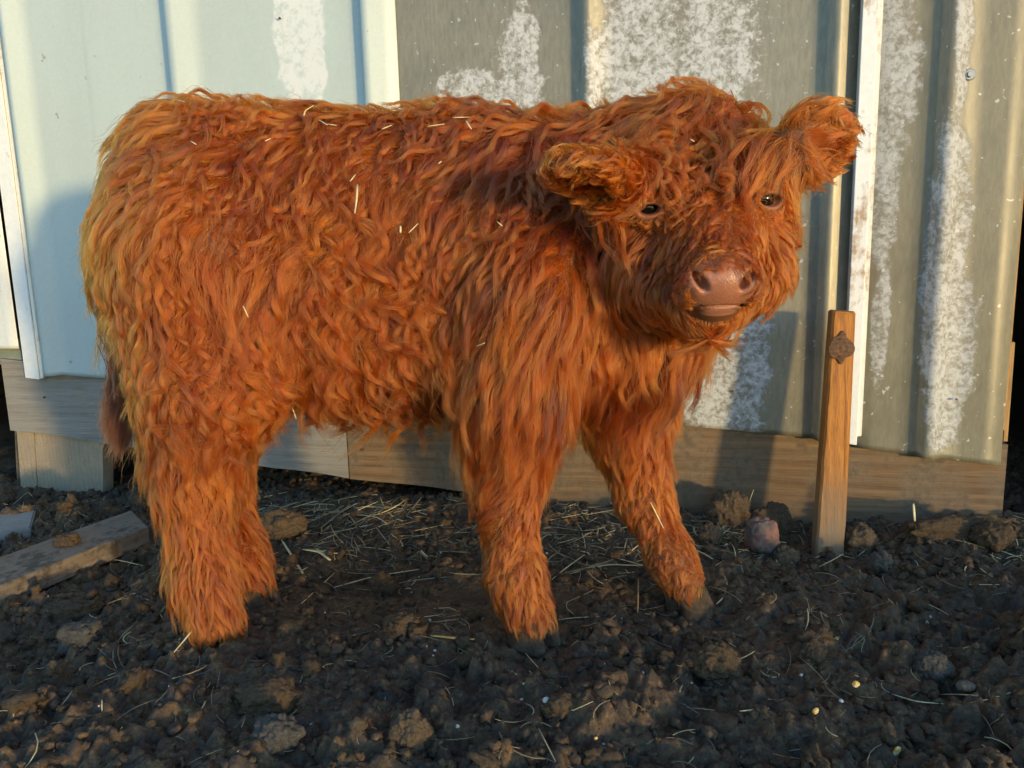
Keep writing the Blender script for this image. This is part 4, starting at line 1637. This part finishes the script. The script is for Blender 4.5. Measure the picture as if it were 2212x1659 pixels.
# region guide: picture point, depth, (right, down, towards camera), length, lift, wave amp, waves, swirl deg
REGS = [
    (320, 240, 1.12, (-0.9, 0.5, 0.2), 0.055, 30, 0.004, 1.3, 30),
    (215, 330, 1.12, (-0.6, 0.8, 0.2), 0.060, 28, 0.005, 1.3, 25),
    (215, 520, 1.10, (-0.35, 1.0, 0.1), 0.062, 24, 0.006, 1.4, 22),
    (400, 380, 1.02, (-0.75, 0.9, 0.2), 0.062, 20, 0.006, 1.4, 30),
    (600, 260, 1.13, (-0.6, 0.5, 0.5), 0.052, 22, 0.005, 1.4, 35),
    (900, 265, 1.13, (-0.6, 0.5, 0.5), 0.050, 28, 0.007, 1.5, 45),
    (600, 420, 1.00, (-0.45, 1.0, 0.1), 0.062, 18, 0.007, 1.5, 30),
    (400, 600, 0.97, (-0.05, 1.0, 0.1), 0.072, 20, 0.009, 1.4, 32),
    (700, 600, 1.00, (-0.25, 1.0, 0.0), 0.075, 22, 0.014, 1.5, 38),
    (900, 600, 0.99, (-0.20, 1.0, 0.0), 0.075, 26, 0.016, 1.6, 45),
    (800, 760, 1.02, (-0.10, 1.0, 0.0), 0.088, 24, 0.014, 1.5, 34),
    (800, 820, 1.10, (-0.05, 1.0, 0.0), 0.080, 22, 0.010, 1.4, 30),
    (450, 800, 0.97, (-0.05, 1.0, 0.0), 0.075, 24, 0.014, 1.4, 40),
    (440, 950, 1.00, (0.0, 1.0, 0.0), 0.062, 24, 0.008, 1.3, 38),
    (430, 1080, 1.03, (0.05, 1.0, 0.0), 0.042, 16, 0.002, 1.1, 20),
    (450, 1230, 1.03, (0.05, 1.0, 0.0), 0.036, 14, 0.0015, 1.0, 15),
    (462, 1320, 1.02, (0.05, 1.0, 0.05), 0.036, 18, 0.0015, 1.0, 15),
    (490, 1030, 1.20, (0.10, 1.0, 0.0), 0.045, 18, 0.004, 1.1, 20),
    (550, 1230, 1.19, (0.15, 1.0, 0.0), 0.036, 22, 0.003, 1.0, 15),
    (1060, 420, 0.98, (-0.45, 1.0, 0.0), 0.062, 18, 0.006, 1.4, 35),
    (1180, 360, 1.02, (-0.55, 0.9, 0.1), 0.062, 24, 0.006, 1.2, 30),
    (1250, 300, 1.06, (-0.7, 0.3, 0.2), 0.065, 45, 0.010, 1.1, 50),
    (1120, 620, 0.95, (-0.50, 1.0, 0.0), 0.075, 17, 0.0045, 1.0, 22),
    (1200, 760, 0.97, (-0.48, 1.0, 0.0), 0.090, 18, 0.004, 0.9, 16),
    (1060, 880, 0.98, (-0.50, 1.0, 0.0), 0.088, 24, 0.0045, 0.9, 22),
    (1300, 800, 1.00, (-0.25, 1.0, 0.0), 0.090, 20, 0.004, 0.9, 20),
    (1430, 740, 1.03, (0.10, 1.0, 0.0), 0.080, 22, 0.004, 0.9, 22),
    (1100, 990, 1.00, (-0.65, 0.9, 0.0), 0.062, 22, 0.006, 1.1, 18),
    (1110, 1090, 1.02, (-0.55, 1.0, 0.0), 0.030, 15, 0.001, 1.0, 14),
    (1125, 1210, 1.03, (-0.25, 1.0, 0.0), 0.022, 14, 0.001, 1.0, 10),
    (1145, 1310, 1.02, (-0.05, 1.0, 0.05), 0.028, 16, 0.001, 1.0, 10),
    (1360, 940, 1.14, (-0.35, 1.0, 0.0), 0.050, 18, 0.004, 1.0, 18),
    (1395, 1080, 1.15, (-0.25, 1.0, 0.0), 0.026, 14, 0.001, 1.0, 14),
    (1460, 1220, 1.12, (0.20, 1.0, 0.1), 0.014, 12, 0.001, 1.0, 10),
    (250, 600, 1.14, (-0.25, 1.0, 0.0), 0.085, 14, 0.006, 1.1, 14),
    (275, 780, 1.13, (-0.20, 1.0, 0.0), 0.105, 10, 0.006, 1.0, 12),
]
RP = np.array([at(r[0], r[1], r[2]) for r in REGS])
RF = np.array([np.array([r[3][0], -r[3][2], -r[3][1]]) for r in REGS])
RV = np.array([r[4:9] for r in REGS])
RV[:, 0] *= np.where(np.array([r[1] for r in REGS]) < 900, 1.28, 1.05)
RV[:, 1] *= 0.85
RV[:, 2] *= np.where(RP[:, 2] < 0.34, 0.4, 1.0)
RV[:, 3] *= 1.35


def head_sel(P):
    L = head_local(P)
    q = np.sqrt((L[:, 0] / 0.115) ** 2 + ((L[:, 1] - 0.0) / 0.165) ** 2 + ((L[:, 2] + 0.07) / 0.125) ** 2)
    w = 1 - smooth(q, 0.80, 1.12)
    return w, L


def ear_sel(P):
    best = np.zeros(len(P))
    wh = np.zeros(len(P), int)
    for i, (pb, pt, ax, wd, op, L, width) in enumerate(EARS):
        q = P - pb
        s_ = q @ ax
        r = np.linalg.norm(q - s_[:, None] * ax, axis=1)
        w = smooth(s_, 0.005, 0.03) * (1 - smooth(r, 0.045, 0.058)) * (1 - smooth(s_, L * 1.15, L * 1.3))
        m = w > best
        best[m] = w[m]
        wh[m] = i
    return best, wh


def coat_params(P, N):
    """direction, length, lift, wave amplitude, wave count, swirl at skin points"""
    Q = P.copy()
    d2 = ((Q[:, None, 0] - RP[None, :, 0]) ** 2 + (0.45 * (Q[:, None, 1] - RP[None, :, 1])) ** 2 + (Q[:, None, 2] - RP[None, :, 2]) ** 2)
    w = 1 / (d2 + 0.0012) ** 2
    w /= w.sum(1, keepdims=True)
    fl = norm(w @ RF)
    pr = w @ RV
    # the sides away from the camera fall outwards on their own side
    hw, L = head_sel(P)
    a, b, c = L[:, 0], L[:, 1], L[:, 2]
    hf = (-1.0 * HB[None] * np.ones((len(P), 1)) + HA[None] * np.clip(a / 0.05, -1.4, 1.4)[:, None] * 0.55
          + HC[None] * (-0.35 * smooth(np.abs(a), 0.05, 0.09))[:, None])
    low = smooth(-b + (-0.05 - c) * 1.2, 0.02, 0.10) * smooth(-c, 0.04, 0.09)
    hf = hf * (1 - low)[:, None] + low[:, None] * (np.array([0, -0.15, -1.0])[None] - HA[None] * np.clip(a / 0.06, -1, 1)[:, None] * 0.25)
    top = smooth(b, -0.005, 0.04)
    mid = smooth(b, -0.090, -0.02)
    cheek = smooth(np.abs(a), 0.045, 0.075) * smooth(-c, 0.02, 0.06) * (1 - top * 0.4)
    crown = smooth(b, 0.06, 0.13)
    ln = 0.010 + 0.022 * mid + 0.034 * top + 0.030 * crown
    ln = ln * (1 - cheek) + cheek * 0.042
    ln = ln * (1 - low) + low * (0.062 - 0.040 * smooth(np.abs(a), 0.018, 0.062))
    mz = np.sqrt((a / 0.064) ** 2 + ((b + 0.118) / 0.056) ** 2 + ((c + 0.033) / 0.054) ** 2)
    near_m = 1 - smooth(mz, 0.75, 1.25)
    ln = ln * (1 - near_m) + near_m * 0.0055
    ne = 1 - smooth(eye_q(P, (0.034, 0.028, 0.040)), 0.7, 1.25)
    ln = ln * (1 - 0.85 * ne)
    lift = (12 + 16 * top + 42 * crown + 14 * cheek + 10 * low) * (1 - 0.5 * ne)
    lift = lift * (1 - near_m) + 9 * near_m
    amp = 0.0010 + 0.0012 * mid * (1 - cheek) + 0.0100 * top + 0.003 * crown
    amp = amp * (1 - near_m)
    wv = 1.0 + 0.4 * mid + 1.3 * top
    sw = 12 + 6 * mid * (1 - cheek) + 40 * top + 80 * crown
    hpv = np.stack([ln, lift, amp, wv, sw], 1)
    fl = norm(fl * (1 - hw)[:, None] + norm(hf) * hw[:, None])
    pr = pr * (1 - hw)[:, None] + hpv * hw[:, None]
    ew, wh = ear_sel(P)
    for i, (pb, pt, ax, wd, op, L_, width) in enumerate(EARS):
        m = wh == i
        q = P[m] - pb
        s_ = (q @ ax) / L_
        across = (q @ wd) / (width / 2)
        f = ax[None] * 1.0 + wd[None] * np.clip(across, -1, 1)[:, None] * 0.65 + np.array([0, 0, -0.25])[None]
        inner = (N[m] @ op) > 0.3
        e_ln = 0.015 + 0.010 * smooth(np.abs(across), 0.5, 1.0) + 0.012 * smooth(s_, 0.6, 1.0)
        e_ln = np.where(inner, 0.020, e_ln)
        ev = np.stack([e_ln, np.where(inner, 30, 18), np.full(m.sum(), 0.0004), np.full(m.sum(), 1.0), np.full(m.sum(), 6.0)], 1)
        w_ = ew[m][:, None]
        fl[m] = norm(fl[m] * (1 - w_) + norm(f) * w_)
        pr[m] = pr[m] * (1 - w_) + ev * w_
    return fl, pr, hw, ew


def sample_skin(n, wts, g):
    cdf = np.cumsum(area * wts)
    k = np.searchsorted(cdf, g.random(n) * cdf[-1])
    u, v = g.random(n), g.random(n)
    fl = u + v > 1
    u[fl], v[fl] = 1 - u[fl], 1 - v[fl]
    P = TA[k] + (TB[k] - TA[k]) * u[:, None] + (TC[k] - TA[k]) * v[:, None]
    return P


def bald(P):
    nose, lip, lid, nos = skin_masks(P)
    L = head_local(P)
    a = np.abs(L[:, 0])
    mouth = (1 - smooth(np.sqrt((a / 0.042) ** 2 + ((L[:, 1] + 0.106) / 0.030) ** 2 + ((L[:, 2] + 0.057) / 0.0195) ** 2), 0.8, 1.0))
    gap = (1 - smooth(np.sqrt((a / 0.034) ** 2 + ((L[:, 1] + 0.116) / 0.022) ** 2 + ((L[:, 2] + 0.040) / 0.017) ** 2), 0.8, 1.0))
    return np.maximum.reduce([nose, lip, lid, mouth, gap])


g_ = np.random.default_rng(77)
hw_t, _ = head_sel(cen)
ew_t, _ = ear_sel(cen)
legw = smooth(-cen[:, 2], -0.32, -0.20)


def tangent(f, N):
    return norm(f - N * np.sum(f * N, 1, keepdims=True))


def rot_about(v, ax, ang):
    c, s = np.cos(ang)[:, None], np.sin(ang)[:, None]
    return v * c + np.cross(ax, v) * s + ax * np.sum(ax * v, 1, keepdims=True) * (1 - c)


KP = 12


def grow_guides(P, g):
    """grow one guide hair per root; returns (n,KP,3)"""
    n = len(P)
    N = norm(grad(P))
    fl, pr, hw, ew = coat_params(P, N)
    ln, lift, amp, wv, sw = pr.T
    ln = ln * g.uniform(0.65, 1.25, n) * (1 + 0.25 * fbm(P, 0.09, 2, 91))
    T = tangent(fl, N)
    # coherent swirl plus a personal one
    ang = np.radians(sw) * (1.7 * fbm(P, 0.085, 2, 40) * 0.8 + g.normal(0, 0.28, n))
    T = rot_about(T, N, ang)
    lf = np.radians(lift) * g.uniform(0.6, 1.4, n)
    d = norm(T * np.cos(lf)[:, None] + N * np.sin(lf)[:, None])
    step = ln / (KP - 1)
    pts = np.zeros((n, KP, 3))
    pts[:, 0] = P
    cur = P.copy()
    bendax = norm(g.normal(0, 1, (n, 3)))
    for k in range(1, KP):
        tt = k / (KP - 1)
        d = d + np.array([0, 0, -1.0]) * (0.085 * (ln / 0.07))[:, None] + bendax * 0.06
        # lay down along the skin
        cur2 = cur + norm(d) * step[:, None]
        f = field(cur2)
        want = 0.003 + 0.016 * np.minimum(ln / 0.07, 1) * math.sin(min(1, tt * 1.6) * math.pi / 2)
        gN = norm(grad(cur2))
        push = np.clip(want - f, 0, 0.02)
        cur2 = cur2 + gN * push[:, None]
        over = np.sum(d * gN, 1)
        d = norm(d - gN * (np.clip(over, 0, 1) * 0.30)[:, None])
        pts[:, k] = cur2
        cur = cur2
    # waves: in-surface sideways plus a lift component (a flattened helix)
    S = norm(np.cross(N, T))
    tv = np.linspace(0, 1, KP)
    ph = g.uniform(0, 6.283, n) * 0.2 + 3.5 * fbm(P, 0.06, 2, 55)
    fr = wv * g.uniform(0.75, 1.2, n)
    phase = 2 * math.pi * fr[:, None] * tv[None] + ph[:, None]
    env = (tv ** 0.8)[None]
    am = 0.85 * amp * g.uniform(0.5, 1.4, n) * np.clip(0.9 + 0.9 * fbm(P, 0.11, 2, 140), 0.25, 1.8)
    off = S[:, None] * (am[:, None] * env * np.sin(phase))[..., None] + N[:, None] * (0.7 * am[:, None] * env * (0.6 + np.cos(phase)))[..., None]
    pts += off - off[:, :1]
    return pts, ln, hw, ew


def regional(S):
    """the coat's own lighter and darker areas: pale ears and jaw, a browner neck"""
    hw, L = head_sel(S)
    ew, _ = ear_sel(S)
    nk = np.exp(-(np.linalg.norm((S - at(1150, 390, 1.05)) * np.array([1, 0.6, 1]), axis=1) / 0.085) ** 2) * (1 - hw)  # neck patch: dull hair plus the head's shadow put into the tint
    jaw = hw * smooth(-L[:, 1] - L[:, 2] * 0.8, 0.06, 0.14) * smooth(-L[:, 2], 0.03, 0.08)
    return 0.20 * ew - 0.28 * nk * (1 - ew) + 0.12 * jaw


def hairs(name, n_g, n_s, wts, seed, clump, r_root, mat, stray=0.06, spread=1.0, lenvar=(0.6, 1.1), label=None, roots=None):
    g = np.random.default_rng(seed)
    GP = sample_skin(n_g, wts, g)
    GP = GP[(bald(GP) < 0.4) & (GP[:, 2] > 0.035)]
    G, gl, _, _ = grow_guides(GP, g)
    S = sample_skin(n_s, wts, g)
    S = S[(bald(S) < 0.5) & (S[:, 2] > 0.032)]
    n = len(S)
    kd = KDTree(len(GP))
    for i, p in enumerate(GP):
        kd.insert(p, i)
    kd.balance()
    own = np.array([kd.find(p)[1] for p in S])
    keep = np.linalg.norm(S - GP[own], axis=1) < 0.03
    S, own = S[keep], own[keep]
    n = len(S)
    gp = G[own]
    o = S - GP[own]
    far = np.linalg.norm(o, axis=1)
    lens = g.uniform(lenvar[0], lenvar[1], n)
    st = g.random(n) < stray
    lens[st] *= g.uniform(0.9, 1.25, st.sum())
    K = KP
    tv = np.linspace(0, 1, K)
    # resample the guide to the hair's own length
    tt = np.clip(tv[None] * lens[:, None], 0, 1.2) * (K - 1)
    i0 = np.clip(np.floor(tt).astype(int), 0, K - 2)
    fr = tt - i0
    ar = np.arange(n)[:, None]
    base = gp[ar, i0] * (1 - fr)[..., None] + gp[ar, i0 + 1] * fr[..., None]
    cl = np.where(st, 0.15, clump)[:, None] * smooth(tv, 0.0, 0.75)[None] ** 0.8
    base = base + o[:, None] * (1 - cl)[..., None]
    # no hair lies across the open eyes
    near_eye = np.zeros(n, bool)
    for i_, (S0, N0, T0, B0) in enumerate(EYES):
        ed_ = norm(N0 + np.array([0, -0.35, 0.1]))
        q = base - (S0 - N0 * 0.004)
        tt_ = np.clip(q @ ed_, 0, 0.06)
        q = q - tt_[..., None] * ed_
        dist = np.sqrt((q @ T0 / 0.0150) ** 2 + (q @ B0 / 0.0085) ** 2 + (q @ N0 / 0.012) ** 2).min(1)
        near_eye |= dist < (0.78 if i_ == 0 else 1.05)
    ok = ~near_eye | (g.random(n) < 0.04)
    S, own, base, lens, st, n = S[ok], own[ok], base[ok], lens[ok], st[ok], int(ok.sum())
    # each hair's own unruliness
    L = gl[own] * lens
    dirn = norm(g.normal(0, 1, (n, 3)))
    d2 = norm(g.normal(0, 1, (n, 3)))
    wa = (0.028 * L * spread * np.where(st, 3.2, 1.0))[:, None]
    ph = g.uniform(0, 6.283, (n, 1))
    base += dirn[:, None] * (wa * np.sin(2 * math.pi * 1.6 * tv[None] + ph) * tv[None])[..., None]
    base += d2[:, None] * (wa * 1.5 * tv[None] ** 1.5)[..., None]
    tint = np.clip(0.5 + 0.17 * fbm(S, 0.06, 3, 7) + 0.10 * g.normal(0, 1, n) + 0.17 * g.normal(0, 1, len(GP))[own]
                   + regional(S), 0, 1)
    return base, tint, S, L


def curves_obj(name, base, tint, r_root, mat, tip=0.25):
    n, K, _ = base.shape
    hc = bpy.data.hair_curves.new(name)
    hc.add_curves([K] * n)
    hc.attributes["position"].data.foreach_set("vector", np.ascontiguousarray(base, np.float32).ravel())
    ra = hc.attributes.get("radius") or hc.attributes.new("radius", 'FLOAT', 'POINT')
    prof = r_root * (1 - (1 - tip) * np.linspace(0, 1, K) ** 1.6)
    ra.data.foreach_set("value", np.tile(prof, n).astype(np.float32))
    ta = hc.attributes.new("tint", 'FLOAT', 'CURVE')
    ta.data.foreach_set("value", tint.astype(np.float32))
    hc.materials.append(mat)
    o = bpy.data.objects.new(name, hc)
    COL.objects.link(o)
    o["kind"] = "stuff"
    return child(o)


M_HAIR = mat_hair("red_brown_hair", 0.40, (0.31, 0.051, 0.0026), (0.065, 0.012, 0.0035), (0.45, 0.082, 0.004))
M_TAIL = mat_hair("dark_tail_hair", 0.42, (0.065, 0.013, 0.003), (0.03, 0.007, 0.002), (0.10, 0.022, 0.004))
W_ALL = 1.0 + 1.6 * hw_t + 1.3 * ew_t + 0.9 * legw

WV = np.clip(1 + 0.8 * fbm(cen, 0.05, 2, 150), 0.35, 2.2)
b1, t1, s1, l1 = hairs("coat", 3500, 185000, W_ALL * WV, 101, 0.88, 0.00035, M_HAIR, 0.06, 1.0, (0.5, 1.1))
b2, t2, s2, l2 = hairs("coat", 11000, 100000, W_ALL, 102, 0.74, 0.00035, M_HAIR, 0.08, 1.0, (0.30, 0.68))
BB, TT, SS = np.concatenate([b1, b2]), np.concatenate([t1, t2]), np.concatenate([s1, s2])
# which hairs belong to the tail, the head, the legs
tl0, tl1 = at(285, 360, 1.17), at(288, 830, 1.15)
tq = np.clip((SS - tl0) @ (tl1 - tl0) / ((tl1 - tl0) @ (tl1 - tl0)), 0, 1)
tail_m = (np.linalg.norm(SS - tl0 - tq[:, None] * (tl1 - tl0), axis=1) < 0.034) & (tq > 0.35)
hd, _ = head_sel(SS)
ed, _ = ear_sel(SS)
head_m = ((hd > 0.5) | (ed > 0.3)) & ~tail_m
body_m = ~head_m & ~tail_m
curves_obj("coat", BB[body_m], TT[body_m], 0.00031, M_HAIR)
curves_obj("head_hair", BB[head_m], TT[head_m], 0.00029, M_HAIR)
# the switch of the tail
g = np.random.default_rng(9)
n = 5200
tq = g.random(n) ** 0.8
root = at(262, 540, 1.15)[None] * (1 - tq)[:, None] + at(282, 830, 1.14)[None] * tq[:, None] + g.normal(0, 0.011, (n, 3))
tipc = at(246, 915, 1.13)[None] + g.normal(0, 1, (n, 3)) * np.array([0.008, 0.008, 0.022])
tv = np.linspace(0, 1, KP)[None, :, None]
midc = at(285, 850, 1.14)[None] + g.normal(0, 0.012, (n, 3))
sw_ = root[:, None] * (1 - tv) ** 2 + 2 * midc[:, None] * tv * (1 - tv) + tipc[:, None] * tv ** 2
sw_ += (0.006 * np.sin(tv * 7 + g.uniform(0, 6.28, (n, 1, 1)))) * norm(g.normal(0, 1, (n, 1, 3))) * tv
tw = np.concatenate([BB[tail_m], sw_])
curves_obj("tail_hair", tw, np.concatenate([TT[tail_m], g.uniform(0.2, 0.8, n)]), 0.0006, M_TAIL)


# ------------------------------------------------------------------ straw caught in the coat
STRAW_LABELS = ["hooked straw bit on the calf's back, leftmost of those along the spine", "straw bit on the calf's back touching a second one end to end",
                "level straw bit continuing the one on the calf's back", "tiny straw bit on the calf's rump below the spine", "small straw bit on the middle of the calf's back",
                "straw bit near the withers left of the long level one", "long level straw bit on the calf's withers", "broad straw bit slanting down from the calf's withers",
                "slanting straw bit just above the long upright straw on the flank", "thicker straw bit of two on the calf's ribs", "thin upright straw bit beside the thicker one on the ribs",
                "tiny straw bit on the upper shoulder near the neck", "small straw bit on the calf's shoulder below the ear", "small straw bit low on the calf's shoulder near the elbow",
                "straw bit at the belly fringe beside the hind leg", "thin straw bit on the calf's thigh", "straw bit high on the calf's rump, nearest the tail end", "straw bit in the calf's curly forelock"]
SG = "straw bits caught in the calf's coat"
for i, pix in enumerate([[(656, 252), (660, 238), (678, 228)], [(689, 259), (707, 270)], [(707, 268), (727, 271)], [(572, 305), (585, 299)], [(825, 279), (847, 270)],
                         [(923, 273), (960, 268)], [(978, 254), (1018, 253)], [(1007, 261), (1018, 279)], [(756, 392), (768, 377)], [(883, 503), (903, 483)], [(865, 488), (865, 503)],
                         [(947, 354), (954, 348)], [(1074, 479), (1085, 488)], [(1029, 748), (1047, 741)], [(632, 883), (640, 905)], [(525, 661), (536, 685)], [(412, 305), (424, 312)], [(1490, 300), (1500, 306)]]):
    Y = []
    for (x, y) in pix:
        d = Vector(ray(x, y)).normalized()
        hit = bvh.ray_cast(Vector(CO), d)
        yy = hit[0][1] if hit[0] is not None else 1.12
        Y.append(yy - (0.055 if y > 330 else 0.050))
    one_straw("straw_bit", pix, 0.0015, M_STRAW, STRAW_LABELS[i], tint=0.95, Ys=Y, group=SG)
Y = []
for (x, y) in [(772, 399), (770, 434), (766, 461)]:
    hit = bvh.ray_cast(Vector(CO), Vector(ray(x, y)).normalized())
    Y.append(hit[0][1] - 0.055)
one_straw("straw", [(772, 399), (770, 434), (766, 461)], 0.0014, M_STRAW, "long pale straw hanging upright on the calf's flank", tint=1.0, Ys=Y)
Y = []
for (x, y) in [(1405, 1085), (1433, 1141)]:
    hit = bvh.ray_cast(Vector(CO), Vector(ray(x, y)).normalized())
    Y.append((hit[0][1] if hit[0] is not None else 1.15) - 0.030)
one_straw("straw", [(1405, 1085), (1433, 1141)], 0.0022, M_STRAW, "thick pale straw stuck on the far front leg of the calf", tint=1.0, Ys=Y)
